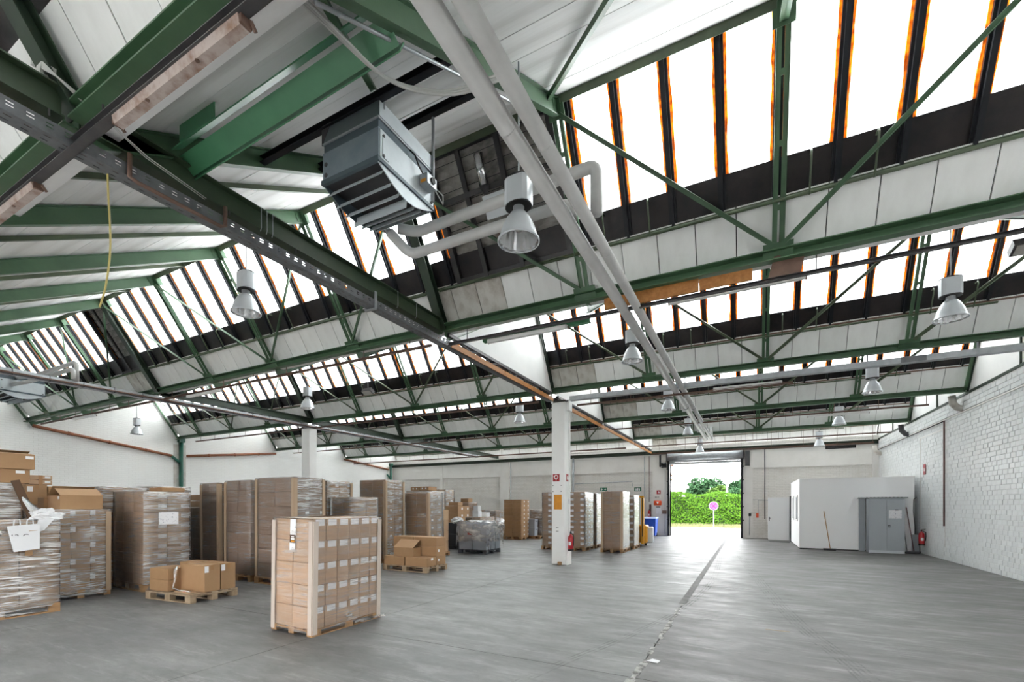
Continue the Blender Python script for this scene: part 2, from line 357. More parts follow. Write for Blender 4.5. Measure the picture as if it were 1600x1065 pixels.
mt['roofgrey'] = M('house_roof', (0.40, 0.38, 0.37), 0.8)

# ------------------------------------------------------------------ mesh helpers
class MB:
    def __init__(self): self.v = []; self.f = []
    def _box8(self, P):
        b = len(self.v); self.v += [tuple(p) for p in P]
        for q in ((0, 3, 2, 1), (4, 5, 6, 7), (0, 1, 5, 4), (1, 2, 6, 5), (2, 3, 7, 6), (3, 0, 4, 7)):
            self.f.append(tuple(b + i for i in q))
        return self
    def box(self, x0, x1, y0, y1, z0, z1):
        return self._box8([(x0, y0, z0), (x1, y0, z0), (x1, y1, z0), (x0, y1, z0), (x0, y0, z1), (x1, y0, z1), (x1, y1, z1), (x0, y1, z1)])
    def bar(self, p, q, w, h, n=(0, 0, 1), ow=0.0, oh=0.0):
        """rectangular bar from p to q; h is its depth along n, w its width across"""
        p, q, n = Vector(p), Vector(q), Vector(n)
        d = (q - p).normalized(); s = d.cross(n).normalized(); n = s.cross(d).normalized()
        P = []
        for c in (p, q):
            for a, b_ in ((-1, -1), (1, -1), (1, 1), (-1, 1)):
                P.append(c + s * (a * w / 2 + ow) + n * (b_ * h / 2 + oh))
        return self._box8([P[0], P[1], P[2], P[3], P[4], P[5], P[6], P[7]])
    def channel(self, p, q, h, fl, t=0.012, n=(0, 0, 1), side=1):
        """C section: web of height h along n, two flanges of width fl to the given side"""
        p, q, n = Vector(p), Vector(q), Vector(n)
        d = (q - p).normalized(); s = d.cross(n).normalized() * side; n = n - d * n.dot(d); n.normalize()
        self.bar(p, q, t, h, n)
        for k in (-1, 1):
            o = n * (k * (h / 2 - t / 2)) + s * (fl / 2)
            self.bar(p + o, q + o, fl, t, n)
        return self
    def tube(self, pts, r, seg=10, cap=True):
        pts = [Vector(p) for p in pts]; rs = r if isinstance(r, (list, tuple)) else [r] * len(pts)
        rings = []; ref = None
        for i, p in enumerate(pts):
            a = pts[i - 1] if i else p; b_ = pts[i + 1] if i < len(pts) - 1 else p
            d = (b_ - a).normalized()
            if ref is None: ref = Vector((0, 0, 1)) if abs(d.z) < 0.9 else Vector((1, 0, 0))
            s = d.cross(ref).normalized(); u = s.cross(d).normalized(); ref = u
            b0 = len(self.v)
            for k in range(seg):
                an = 2 * math.pi * k / seg
                self.v.append(tuple(p + (s * math.cos(an) + u * math.sin(an)) * rs[i]))
            rings.append(b0)
        for a, b_ in zip(rings, rings[1:]):
            for k in range(seg): self.f.append((a + k, a + (k + 1) % seg, b_ + (k + 1) % seg, b_ + k))
        if cap:
            self.f.append(tuple(rings[0] + k for k in reversed(range(seg)))); self.f.append(tuple(rings[-1] + k for k in range(seg)))
        return self
    def lathe(self, prof, c=(0, 0, 0), seg=24, cap=False, sx=1, sy=1):
        rings = []
        for r, z in prof:
            b0 = len(self.v); rings.append(b0)
            for k in range(seg):
                an = 2 * math.pi * k / seg
                self.v.append((c[0] + r * math.cos(an) * sx, c[1] + r * math.sin(an) * sy, c[2] + z))
        for a, b_ in zip(rings, rings[1:]):
            for k in range(seg): self.f.append((a + k, a + (k + 1) % seg, b_ + (k + 1) % seg, b_ + k))
        if cap:
            self.f.append(tuple(rings[0] + k for k in reversed(range(seg)))); self.f.append(tuple(rings[-1] + k for k in range(seg)))
        return self
    def prism(self, poly, ext):
        """closed polygon of 3-D points pushed along ext"""
        b = len(self.v); n = len(poly); e = Vector(ext)
        self.v += [tuple(Vector(p)) for p in poly] + [tuple(Vector(p) + e) for p in poly]
        self.f.append(tuple(b + i for i in reversed(range(n)))); self.f.append(tuple(b + n + i for i in range(n)))
        for i in range(n): self.f.append((b + i, b + (i + 1) % n, b + n + (i + 1) % n, b + n + i))
        return self
    def quad(self, a, b_, c, d):
        b = len(self.v); self.v += [tuple(a), tuple(b_), tuple(c), tuple(d)]; self.f.append((b, b + 1, b + 2, b + 3)); return self
    def mesh(self, name, mat=None, smooth=False):
        me = bpy.data.meshes.new(name); me.from_pydata(self.v, [], self.f); me.update()
        if mat: me.materials.append(mt[mat] if isinstance(mat, str) else mat)
        if smooth: me.polygons.foreach_set('use_smooth', [True] * len(me.polygons))
        return me

def curve_pts(pts, k=6):
    """Catmull-Rom points through pts"""
    P = [Vector(p) for p in pts]; out = []
    for i in range(len(P) - 1):
        p0, p1, p2, p3 = P[max(0, i - 1)], P[i], P[i + 1], P[min(len(P) - 1, i + 2)]
        for j in range(k):
            t = j / k
            out.append(.5 * (2 * p1 + (p2 - p0) * t + (2 * p0 - 5 * p1 + 4 * p2 - p3) * t * t + (3 * p1 - p0 - 3 * p2 + p3) * t ** 3))
    return out + [P[-1]]
W = {}
def tag(o, label=None, cat=None, group=None, kind=None):
    if label: o['label'] = label
    if cat: o['category'] = cat
    if group: o['group'] = group
    if kind: o['kind'] = kind
    return o
def link(o, parent=None, world=None, local=None):
    COL.objects.link(o)
    if parent is not None:
        o.parent = parent
        Wp = W.get(parent.name, Matrix.Identity(4))
        if local is not None: o.matrix_basis = local; W[o.name] = Wp @ local
        else:
            w = world if world is not None else Matrix.Identity(4)
            o.matrix_basis = Wp.inverted() @ w; W[o.name] = w
    else:
        w = world if world is not None else (local if local is not None else Matrix.Identity(4))
        o.matrix_basis = w; W[o.name] = w
    return o
def thing(name, label, cat, loc=(0, 0, 0), rot=(0, 0, 0), group=None, kind=None):
    o = bpy.data.objects.new(name, None); o.empty_display_size = 0.2
    w = Matrix.Translation(loc) @ (Matrix.Rotation(rot[2], 4, 'Z') @ Matrix.Rotation(rot[1], 4, 'Y') @ Matrix.Rotation(rot[0], 4, 'X'))
    link(o, None, w); return tag(o, label, cat, group, kind)
def part(name, mb, mat, parent=None, world=None, local=None, smooth=False, label=None, kind=None):
    """mb may be an MB or a ready mesh; default is world coordinates"""
    me = mb if isinstance(mb, bpy.types.Mesh) else mb.mesh(name, mat, smooth)
    o = bpy.data.objects.new(name, me); link(o, parent, world, local)
    if label: o['label'] = label
    if kind: o['kind'] = kind
    return o
I4 = Matrix.Identity(4)
def lpart(name, mb, mat, parent, loc=(0, 0, 0), smooth=False, label=None, kind=None, rot=None, scale=None):
    m = Matrix.Translation(loc)
    if rot: m = m @ Matrix.Rotation(rot[2], 4, 'Z') @ Matrix.Rotation(rot[1], 4, 'Y') @ Matrix.Rotation(rot[0], 4, 'X')
    if scale: m = m @ Matrix.Diagonal((*scale, 1))
    return part(name, mb, mat, parent, local=m, smooth=smooth, label=label, kind=kind)
def solo(name, mb, mat, label, cat, smooth=False, group=None, kind=None, world=None):
    return tag(part(name, mb, mat, None, world=world, smooth=smooth), label, cat, group, kind)
def unit(mat, name='piece'):
    return MB().box(-0.5, 0.5, -0.5, 0.5, -0.5, 0.5).mesh(name, mat)
def frame(o, x, y, z, s=(1, 1, 1)):
    x, y, z = [Vector(a).normalized() for a in (x, y, z)]
    m = Matrix(((x.x * s[0], y.x * s[1], z.x * s[2], o[0]), (x.y * s[0], y.y * s[1], z.y * s[2], o[1]), (x.z * s[0], y.z * s[1], z.z * s[2], o[2]), (0, 0, 0, 1)))
    return m
def bevbox(x, y, z, b, mat, name='carton'):
    """box with chamfered edges, centred in x/y, standing on z=0"""
    v = []; X, Y = x / 2, y / 2
    mbx = MB()
    for sx in (-1, 1):
        for sy in (-1, 1):
            for sz, zz in ((0, 0.0), (1, z)):
                zi = zz + (b if sz == 0 else -b)
                v += [(sx * (X - b), sy * (Y - b), zz), (sx * X, sy * (Y - b), zi), (sx * (X - b), sy * Y, zi)]
    mbx.v = v
    ix = lambda a, c, d: ((a * 2 + c) * 2 + d) * 3
    F = mbx.f
    def q(*i): F.append(tuple(i))
    q(ix(0,0,0), ix(0,1,0), ix(1,1,0), ix(1,0,0)); q(ix(0,0,1), ix(1,0,1), ix(1,1,1), ix(0,1,1))
    for a in (0, 1):
        L = [ix(a,0,0)+1, ix(a,0,1)+1, ix(a,1,1)+1, ix(a,1,0)+1]; q(*(L if a == 0 else L[::-1]))
        L = [ix(0,a,0)+2, ix(1,a,0)+2, ix(1,a,1)+2, ix(0,a,1)+2]; q(*(L if a == 0 else L[::-1]))
    for a in (0, 1):
        for c in (0, 1):
            q(ix(a,c,0)+1, ix(a,c,1)+1, ix(a,c,1)+2, ix(a,c,0)+2)
            q(ix(a,0,c)+0, ix(a,1,c)+0, ix(a,1,c)+1, ix(a,0,c)+1)
            q(ix(0,a,c)+0, ix(1,a,c)+0, ix(1,a,c)+2, ix(0,a,c)+2)
            for d in (0, 1): q(ix(a,c,d), ix(a,c,d)+1, ix(a,c,d)+2)
    return mbx.mesh(name, mat)
def text(name, body, size, mat, parent, world, depth=0.001, align='CENTER'):
    cu = bpy.data.curves.new(name, 'FONT'); cu.body = body; cu.size = size; cu.align_x = align; cu.align_y = 'CENTER'; cu.extrude = depth; cu.resolution_u = 3
    t = bpy.data.objects.new(name, cu); COL.objects.link(t)
    dg = bpy.context.evaluated_depsgraph_get()
    me = bpy.data.meshes.new_from_object(t.evaluated_get(dg))
    bpy.data.objects.remove(t); bpy.data.curves.remove(cu)
    me.materials.clear(); me.materials.append(mt[mat])
    return part(name, me, None, parent, world=world)
FACE_NY = lambda o: frame(o, (1, 0, 0), (0, 0, 1), (0, -1, 0))      # lettering on a face that looks to -Y
FACE_PX = lambda o: frame(o, (0, 1, 0), (0, 0, 1), (1, 0, 0))       # ... to +X
FACE_NX = lambda o: frame(o, (0, -1, 0), (0, 0, 1), (-1, 0, 0))     # ... to -X
# ------------------------------------------------------------------ the hall: floor, walls
XL, XR, YB, YF = -24.2, 5.37, 26.8, -3.6          # left wall, right wall, back wall, wall behind the camera
XA, XB = -4.95, -14.78                            # the two valley-beam lines with pillars
SP = 5.1
def T(n): return 6.814 + (n - 1) * SP             # truss lines
MS = 1.22 / 1.95                                  # glazing leans this much per metre of height
ROWS = [0, 1, 2, 3, 4, 5]
TR1 = [(-.25, 17.0, .0015), (.25, 11.0, .0015), (.62, 7.6, .0015), (.95, 5.9, .0015), (1.10, 4.6, .0015), (1.15, 3.4, .0015)]
TR2 = [(-.9, 18.0, .0015), (-.72, 11.5, .0015), (-.95, 8.0, .0015), (-1.35, 6.0, .0015), (-1.75, 4.6, .0015), (-2.0, 3.6, .0015)]
TR3 = [(-6.0, 9.5, .0015), (-5.3, 7.0, .0015), (-4.3, 5.4, .0015), (-3.0, 4.2, .0015)]

floor = thing('floor', 'grey worn concrete floor of the hall cast in big slabs', None, (0, 0, 0), kind='structure')
part('floor_base', MB().box(XL - .3, XR + .3, YF - .3, YB + .3, -0.30, -0.02), 'joint', floor)
xs = [XL - .2] + [-1.0 - 3.93 * k for k in range(5, -1, -1)] + [XR + .2]
ys = [YF - .2, -1.3, 4.48, 10.3, 16.1, 21.9, YB + .25]
for i in range(len(xs) - 1):
    for j in range(len(ys) - 1):
        g = 0.005
        part('slab', MB().box(xs[i] + g, xs[i + 1] - g, ys[j] + g, ys[j + 1] - g, -0.06, 0.0), 'floor' if xs[i + 1] < -.9 else 'floor_dark', floor)
# chipped repair strip in the joint that runs to the loading door
mb = MB(); mb2 = MB(); y = 2.6
while y < 26.0:
    L = random.uniform(.05, .22) if y < 9 else random.uniform(.2, .6)
    if y < 8.2 and random.random() < 0.85:
        w = random.uniform(.018, .045); o = random.uniform(-.012, .012)
        mb.box(-1.0 + o - w, -1.0 + o + w, y, y + L * .9, -0.01, 0.0025)
    elif y >= 8.2:
        mb2.box(-1.0 - .07, -1.0 + .05, y, y + L, -0.01, 0.001)
    y += L
part('joint_repair', mb2, 'repair', floor, label='darker mortar band along the joint', kind='stuff')
f_ = part('joint_filler', mb, 'filler', floor, label='chipped pale filler in the joint', kind='stuff')

# black tyre tracks of the fork lift, thin rubber on the slabs
m = MB()
for path, offs in ((TR1, (-.09, -.045, 0, .05, .10)), (TR2, (-.05, 0, .05))):
    cp_ = curve_pts(path, 8)
    for o in offs:
        for p, q in zip(cp_, cp_[1:]):
            s_ = Vector((-(q - p).y, (q - p).x, 0)).normalized()
            m.quad(p + s_ * (o - .010), p + s_ * (o + .010), q + s_ * (o + .010), q + s_ * (o - .010))
part('tyre_track', m, 'tyre', floor, kind='stuff')

# back wall with its door opening
DX0, DX1, DZ = -3.93, -0.38, 4.12
wall_back = thing('wall_back', 'dirty white painted brick back wall with the loading door', None, (0, YB, 0), kind='structure')
part('brickwork', MB().box(XL, DX0, YB, YB + .3, 0, 5.0).box(DX1, XR, YB, YB + .3, 0, 5.0).box(DX0, DX1, YB, YB + .3, DZ, 5.0), 'brick_back', wall_back)
for a, b in ((XL, -19.7), (-19.5, -14.75), (-14.07, -10.1), (-9.78, -4.85), (.17, 5.2)):
    part('lintel_band', MB().box(a, b, YB - .07, YB + .01, 3.62, 4.7), 'band', wall_back)
for a, b in ((-19.75, -19.48), (-14.76, -14.08), (-10.11, -9.77), (-4.86, -3.97), (-.36, .17), (5.12, XR)):
    part('pilaster', MB().box(a, b, YB - .12, YB + .01, 0, 4.72), 'band', wall_back)
part('steel_beam', MB().channel((XL, YB - .16, 4.66), (XR, YB - .16, 4.66), .2, .1, .014, (0, 0, 1)), 'greendark', wall_back)
part('door_reveal', MB().box(DX0 - .02, DX0, YB, YB + .3, 0, DZ).box(DX1, DX1 + .02, YB, YB + .3, 0, DZ), 'band', wall_back)

# left wall follows the saw-tooth
wall_left = thing('wall_left', 'white painted brick left wall under the saw-tooth roof', None, (XL, 10, 0), kind='structure')
def sawtooth(x, z0, zoff=0.0):
    pts = [(x, YF, z0), (x, YF, 4.95 + zoff)]
    for n in ROWS:
        if n > 0: pts.append((x, T(n - 1) + .05, 4.9 + zoff))
        pts.append((x, T(n) - 1.16, 7.06 + zoff)); pts.append((x, T(n) + .1, 4.95 + zoff))
    pts.append((x, YB + .3, 4.9)); pts.append((x, YB + .3, z0))
    return pts
def saw_cells(mb, x, ext, z0):
    """one quad prism per roof slope (a concave outline would not fill cleanly)"""
    prev = YF
    for n in ROWS:
        a = T(n - 1) + .05 if n > 0 else YF
        r, b = T(n) - .98, T(n) + .05
        za = 4.95 if n > 0 else 4.5
        mb.prism([(x, a, z0), (x, r, z0), (x, r, 7.2), (x, a, za)], ext)
        mb.prism([(x, r, z0), (x, b, z0), (x, b, 5.6), (x, r, 7.2)], ext)
    return mb
saw = saw_cells(MB(), XL, (-.3, 0, 0), -0.05)
saw.box(XL - .3, XL, T(5) + .05, YB + .9, -.05, 5.6) if YB + .9 > T(5) + .05 else None
part('brickwork', saw, 'brick_left', wall_left)

# wall behind the camera
wall_front = thing('wall_front', 'white wall behind the viewpoint', None, (0, YF, 0), kind='structure')
m = MB().box(XL, -8.5, YF - .3, YF, 0, 5.0).box(-2.5, XR, YF - .3, YF, 0, 5.0).box(-8.5, -2.5, YF - .3, YF, 0, .4).box(-8.5, -2.5, YF - .3, YF, 2.9, 5.0)
part('brickwork', m, 'white', wall_front)
part('window_mullion', MB().box(-5.55, -5.45, YF - .2, YF - .1, .4, 2.9), 'white', wall_front)

RW0, RW1 = 2.7, 3.7
# right wall: real bricks, gable sheets in green frames above
wall_right = thing('wall_right', 'white gloss painted brick right wall with sheeted gables above', None, (XR, 10, 0), kind='structure')
part('mortar_bed', MB().box(XR + .004, XR + .3, 8.4, YB + .3, -0.05, 4.78), 'mortar', wall_right)
# nearer stretch of the right wall, beside the viewpoint: a long band of windows
part('near_brickwork', MB().box(XR + .004, XR + .3, YF, 8.4, -0.05, RW0).box(XR + .004, XR + .3, YF, 8.4, RW1, 4.78).box(XR + .004, XR + .3, YF, 0, RW0, RW1).box(XR + .004, XR + .3, 8.0, 8.4, RW0, RW1), 'white', wall_right)
for y in (3, 6): part('window_mullion', MB().box(XR + .08, XR + .2, y - .06, y + .06, RW0, RW1), 'white', wall_right)
BL, BH = 0.25, 0.1205
cells = []
for k in range(39):
    z0 = 0.01 + k * BH
    y = 8.6 - (BL / 2 if k % 2 else 0) - (k % 3) * 0.03
    while y < YB:
        cells.append((y, z0)); y += BL
cells.sort(key=lambda c: (c[0] + .12) ** 2 + (c[1] - 1.67) ** 2 if c[0] > 13.9 else 1e9)
bm_ = MB().box(-.5, .5, -.5, .5, -.5, .5)
bme = [bevbox(.03, BL - .009, BH - .008, .004, 'brick', 'brick') for _ in range(1)][0]
rest = MB()
for i, (y, z0) in enumerate(cells):
    d = random.choice((0, 0, .0015, .003, .005)) + random.uniform(0, .0015)
    ledge = 0.03 if z0 > 4.32 else 0
    if i < 290:
        part('brick', bme, None, wall_right, world=Matrix.Translation((XR + .012 - d - ledge, y + BL / 2, z0)) @ Matrix.Rotation(random.uniform(-.006, .006), 4, 'X') @ Matrix.Rotation(random.uniform(-.02, .02), 4, 'Z'))
    else:
        rest.box(XR - .003 - d - ledge, XR + .02, y + .0045, min(YB, y + BL - .0045), z0 + .004, z0 + BH - .004)
part('farther_bricks', rest, 'brick', wall_right, kind='stuff')
part('ledge', MB().box(XR - .03, XR + .02, 8.4, YB, 4.30, 4.335), 'band', wall_right)
# blocked-up doorway: a shallow frame line in the brickwork
part('plaster_patch', MB().box(XR - .014, XR, 18.62, 18.65, .4, 4.05).box(XR - .014, XR, 18.62, 20.9, 4.03, 4.06).box(XR - .014, XR, 20.86, 20.9, .0, 4.05), 'band', wall_right)
for n in ROWS:
    a = (T(n - 1) + .05) if n > 0 else YF
    r, b = T(n) - 1.16, T(n) + .12
    g = MB()
    g.prism([(XR + .03, a, 4.75), (XR + .03, r, 4.75), (XR + .03, r, 7.02), (XR + .03, a, 4.9)], (.12, 0, 0))
    g.prism([(XR + .03, r, 4.75), (XR + .03, b, 4.75), (XR + .03, b, 4.95), (XR + .03, r, 7.02)], (.12, 0, 0))
    part('gable_sheet', g, 'white', wall_right)
    part('gable_sill', MB().bar((XR + .01, a, 4.80), (XR + .01, b, 4.80), .05, .07, (0, 0, 1)), 'greendark', wall_right)
    part('gable_post', MB().bar((XR + .01, a + 2.3, 4.80), (XR + .01, a + 2.3, 4.90 + .555 * 2.25), .04, .035, (1, 0, 0)), 'greendark', wall_right)
    part('gable_edge', MB().bar((XR + .01, b - .06, 4.82), (XR + .01, r - .02, 6.95), .05, .05, (1, 0, 0)), 'greendark', wall_right)

# ------------------------------------------------------------------ roof: boards, planks, glazing, trusses
uP = Vector((0, -MS, 1)).normalized()             # up the glazing slope
nO = Vector((0, 1, MS)).normalized()              # out of the building
def G(n, x, z, off=0.0):                          # point on the truss plane of row n; off > 0 lies outside it
    return Vector((x, T(n) - MS * (z - 4.95), z)) + nO * off
def soff(y, n): return 4.87 + .555 * (y - T(n - 1))   # underside of the roof boards of the bay in front of row n
SPANS = [(XA, XR, [XA, -2.25, .33, 2.87, XR - .05]), (XB, XA, [XB, -12.27, -9.77, -7.2, XA]), (XL, XB, [XL + .06, -22.2, -19.8, -17.35, XB])]
sname = ['right', 'middle', 'left']

cu_slat = unit('slat', 'slat'); cube_pane = unit('pane', 'pane'); cube_soff = unit('soffit', 'plank')
plank_me = None
cu_pl = unit('plank', 'plank'); cu_dirty = unit('dirtyplank', 'plank')
ZG0, ZG1, ZS0 = 5.80, 6.97, 5.46                  # glass bottom, glass top, bottom of the dark sill
k_ = (1 + MS * MS) ** .5
barL = (ZG1 - ZS0 + .04) * k_
bar_me = MB().box(-.048, .048, -.012, .03, 0, barL).box(-.018, .018, -.055, -.01, 0, barL).mesh('glazing_bar', 'bar')
put_me = MB()
nseg = 9
for s in (-1, 1):
    pass
def putty_mesh(seed):
    rr = random.Random(seed); m = MB(); L = (ZG1 - ZG0) * k_
    n_ = 10
    ws = [rr.uniform(.024, .040) for _ in range(n_ + 1)]
    for i in range(n_):
        a, b = i * L / n_, (i + 1) * L / n_
        m.quad((0, 0, a), (ws[i], 0, a), (ws[i + 1], 0, b), (0, 0, b)); m.quad((0, -.012, a), (0, -.012, b), (ws[i + 1] * .8, 0, b), (ws[i] * .8, 0, a))
    return m.mesh('putty', 'putty')
puts = [putty_mesh(i) for i in range(5)]
win_no = 0
for n in ROWS:
    # roof boards in front of this row
    ceil = thing('ceiling', 'white painted sloping roof boards over the bay before window row %d' % n, None, (0, T(n) - 3, 5.8), kind='structure')
    y0 = T(n - 1) + .12 if n > 0 else YF + .02
    y1 = T(n) - 1.2
    d = Vector((0, 1, .555)).normalized(); nn = Vector((0, -.555, 1)).normalized()
    def cp(x, y, up=0.0): return Vector((x, y, soff(y, n))) + nn * up
    part('roof_deck', MB().bar(cp((XL + XR) / 2, y0 + (.12 if n else -.35), .13), cp((XL + XR) / 2, y1 + .16, .13), XR - XL + .5, .16, nn), 'roofout', ceil)
    near = n in (0, 1)
    raft = [x for s in SPANS for x in s[2]]
    edges = sorted(set(round(x, 2) for x in raft)) if near else [XL, XB, XA, XR]
    L = (y1 - y0) / d.y; kpl = 8
    for i in range(len(edges) - 1):
        if near and n == 0 and edges[i + 1] < -15: continue
        for j in range(kpl):
            w = L / kpl; c = cp((edges[i] + edges[i + 1]) / 2, y0 + (j + .5) * w * d.y, .03 + random.uniform(-.003, .003))
            part('plank', cube_soff, None, ceil, world=frame(c, (1, 0, 0), d, nn, (edges[i + 1] - edges[i] - .006, w - .009, .03)))
    if near or n == 2:
        for x in sorted(set(round(x, 2) for x in raft)):
            if x < -15 and n == 0: continue
            m = MB(); a, b = cp(x, y0 - .1, -.1), cp(x, y1 + .05, -.1)
            m.bar(a, b, .012, .2, nn); m.bar(a - nn * .094, b - nn * .094, .09, .012, nn); m.bar(a + nn * .094, b + nn * .094, .09, .012, nn)
            part('rafter', m, 'green', ceil)
            part('end_plate', MB().bar(cp(x, y1 - .2, -.1), cp(x, y1 + .02, -.1), .03, .2, nn), 'green', ceil)
        for x in [(a + b) / 2 for a, b in zip(edges, edges[1:])]:
            if (x < -15 and n == 0) or (x > XA and n == 1): continue
            part('light_rafter', MB().bar(cp(x, y0, -.03), cp(x, y1, -.03), .05, .06, nn), 'greenolive', ceil)
    # white planks under the glass, in front of a solid upstand
    slope = thing('ceiling', 'white painted upright planks below the glass of window row %d' % n, None, (0, T(n), 4.95), kind='structure')
    m = MB(); m.bar(G(n, 0, 4.93, .2), G(n, 0, 5.80, .2), 0.10, XR - XL, (1, 0, 0))
    m.v = [(v[0] + (XL + XR) / 2, v[1], v[2]) for v in m.v]
    part('upstand', m, 'black', slope)
    part('gutter', MB().box(XL, XR, T(n) + .02 if n < 5 else YB, T(n) + .26, 4.885, 4.905), 'soffit', slope)
    x = XL + .05; pw = .5; LP = (ZS0 + .02 - 4.93) * k_
    while x < XR - .1:
        w = min(pw, XR - x)
        c = G(n, x + w / 2, (ZS0 + .02 + 4.93) / 2, .11 + random.uniform(-.003, .003))
        dirty = (n > 0 and XA - .4 < x < XA + .9) or (n == 1 and -16.4 < x < -15.2)
        part('plank', cu_dirty if dirty else cu_pl, None, slope, world=frame(c, (1, 0, 0), nO, uP, (w - .013, .03, LP)))
        x += w
    # ridge beam (top chord) is part of each truss; windows per span
    for si, (xa, xb, nodes) in enumerate(SPANS):
        win_no += 1
        win = thing('window_%d' % win_no, '%s stretch of frosted roof glazing, window row %d' % (sname[si], n), None, ((xa + xb) / 2, T(n) - .6, 5.46), kind='structure')
        if n == 0 and si == 2: pass
        k0 = math.ceil((xa + .12 - .30) / .61); bars = []
        k = k0
        while .30 + .61 * k < xb - .1: bars.append(.30 + .61 * k); k += 1
        lv = None
        if n == 1 and si == 1: lv = None
        louv = (-4.42, -2.40) if (n == 1 and si == 0) else ((-16.15, -15.16) if (n == 1 and si == 2) else None)
        ex = [xa + .02] + [x for x in bars if not (louv and louv[0] - .03 < x < louv[1] + .03)] + (list(louv) if louv else []) + [xb - .02]
        ex.sort()
        zm = (ZG0 + ZG1) / 2
        for a, b in zip(ex, ex[1:]):
            if louv and a > louv[0] - .01 and b < louv[1] + .01: continue
            part('pane', cube_pane, None, win, world=frame(G(n, (a + b) / 2, zm, .16), (1, 0, 0), nO, uP, (b - a - .004, .006, (ZG1 - ZG0) * k_ + .06)))
        for x in bars:
            if louv and louv[0] - .02 < x < louv[1] + .02: continue
            bo = part('glazing_bar', bar_me, None, win, world=frame(G(n, x, ZS0, .115), (1, 0, 0), nO, uP))
            if n <= 3:
                for s in (-1, 1):
                    part('putty', random.choice(puts), None, bo, world=frame(G(n, x + s * .047, ZG0, .15), (s, 0, 0), nO if s > 0 else nO, uP))
        part('sill_board', MB().bar(G(n, (xa + xb) / 2, ZS0, .15), G(n, (xa + xb) / 2, ZG0 + .01, .15), xb - xa, .03, nO), 'sill', win)
        part('head_flashing', MB().bar(G(n, xa, ZG1 + .04, .13), G(n, xb, ZG1 + .04, .13), .06, .10, uP), 'bar', win)
        if n > 0: part('sill_angle', MB().bar(G(n, xa, ZS0 - .005, .09), G(n, xb, ZS0 - .005, .09), .05, .03, uP), 'greenolive' if n < 2 else 'brownsteel', win)
        # opening rod with its hooks
        if n == 0: continue
        a, b = xa + .15, xb - (.15 if si else 1.3)
        part('crank_rod', MB().tube([G(n, a, 5.44, -.02), G(n, b, 5.44, -.02)], .022, 8), 'greenolive', win, smooth=True)
        x = a + .5; q = 0
        while x < b:
            if not (louv and louv[0] - .2 < x < louv[1] + .2):
                p0 = G(n, x, 5.42, -.055)
                pts = [p0, p0 + uP * .06 - nO * .01, p0 + uP * .42, p0 + uP * .45 + nO * .05, p0 + uP * .40 + nO * .14]
                part('hook', MB().tube(pts, .011, 6), 'greenolive', win, smooth=True)
            x += (.62 if q % 2 == 0 else 1.85); q += 1
        if louv:
            la, lb = louv
            part('louvre_frame', MB().bar(G(n, la, ZS0, .10), G(n, la, ZG1, .10), .09, .08, nO).bar(G(n, lb, ZS0, .10), G(n, lb, ZG1, .10), .09, .08, nO)
                 .bar(G(n, la, ZG1 - .02, .10), G(n, lb, ZG1 - .02, .10), .08, .08, uP).bar(G(n, la, ZS0 + .02, .10), G(n, lb, ZS0 + .02, .10), .06, .08, uP), 'black', win)
            part('louvre_back', MB().bar(G(n, (la + lb) / 2, ZS0, .30), G(n, (la + lb) / 2, ZG1 + .05, .30), lb - la + .16, .02, nO).bar(G(n, la - .03, ZS0, .22), G(n, la - .03, ZG1 + .05, .22), .05, .18, nO).bar(G(n, lb + .03, ZS0, .22), G(n, lb + .03, ZG1 + .05, .22), .05, .18, nO), 'bar', win)
            z = ZS0 + .09
            while z < ZG1 - .08:
                c = G(n, (la + lb) / 2, z + .04, .19)
                part('slat', cu_slat, None, win, world=frame(c, (1, 0, 0), (nO * .985 + uP * .17), (uP * .985 - nO * .17), (lb - la - .06, .012, .165)))
                z += .148
            for fx in ((.27, .60) if si == 0 else (.5,)):
                x = la + (lb - la) * fx
                part('louvre_mullion', MB().bar(G(n, x, ZS0, .08), G(n, x, ZG1, .08), .075, .05, nO), 'black', win)
            if si == 0:
                part('louvre_crossbar', MB().bar(G(n, la, 6.44, .07), G(n, lb, 6.44, .07), .05, .07, uP), 'black', win)
                part('actuator', MB().tube([G(n, -3.52, 6.46, .0), G(n, -3.50, 6.80, .0)], .07, 14), 'chrome', win, smooth=True)
                part('actuator_head', MB().tube([G(n, -3.52, 6.37, .0), G(n, -3.52, 6.46, .0)], [.03, .075], 14), 'darksteel', win, smooth=True)
                part('drive_box', MB().bar(G(n, -3.43, 6.10, .12), G(n, -3.43, 6.37, .12), .42, .06, nO), 'lampbody', win)
                text('maker_text', 'COLT', .085, 'darksteel', win, frame(G(n, -3.42, 6.22, .085), (1, 0, 0), uP, -nO))
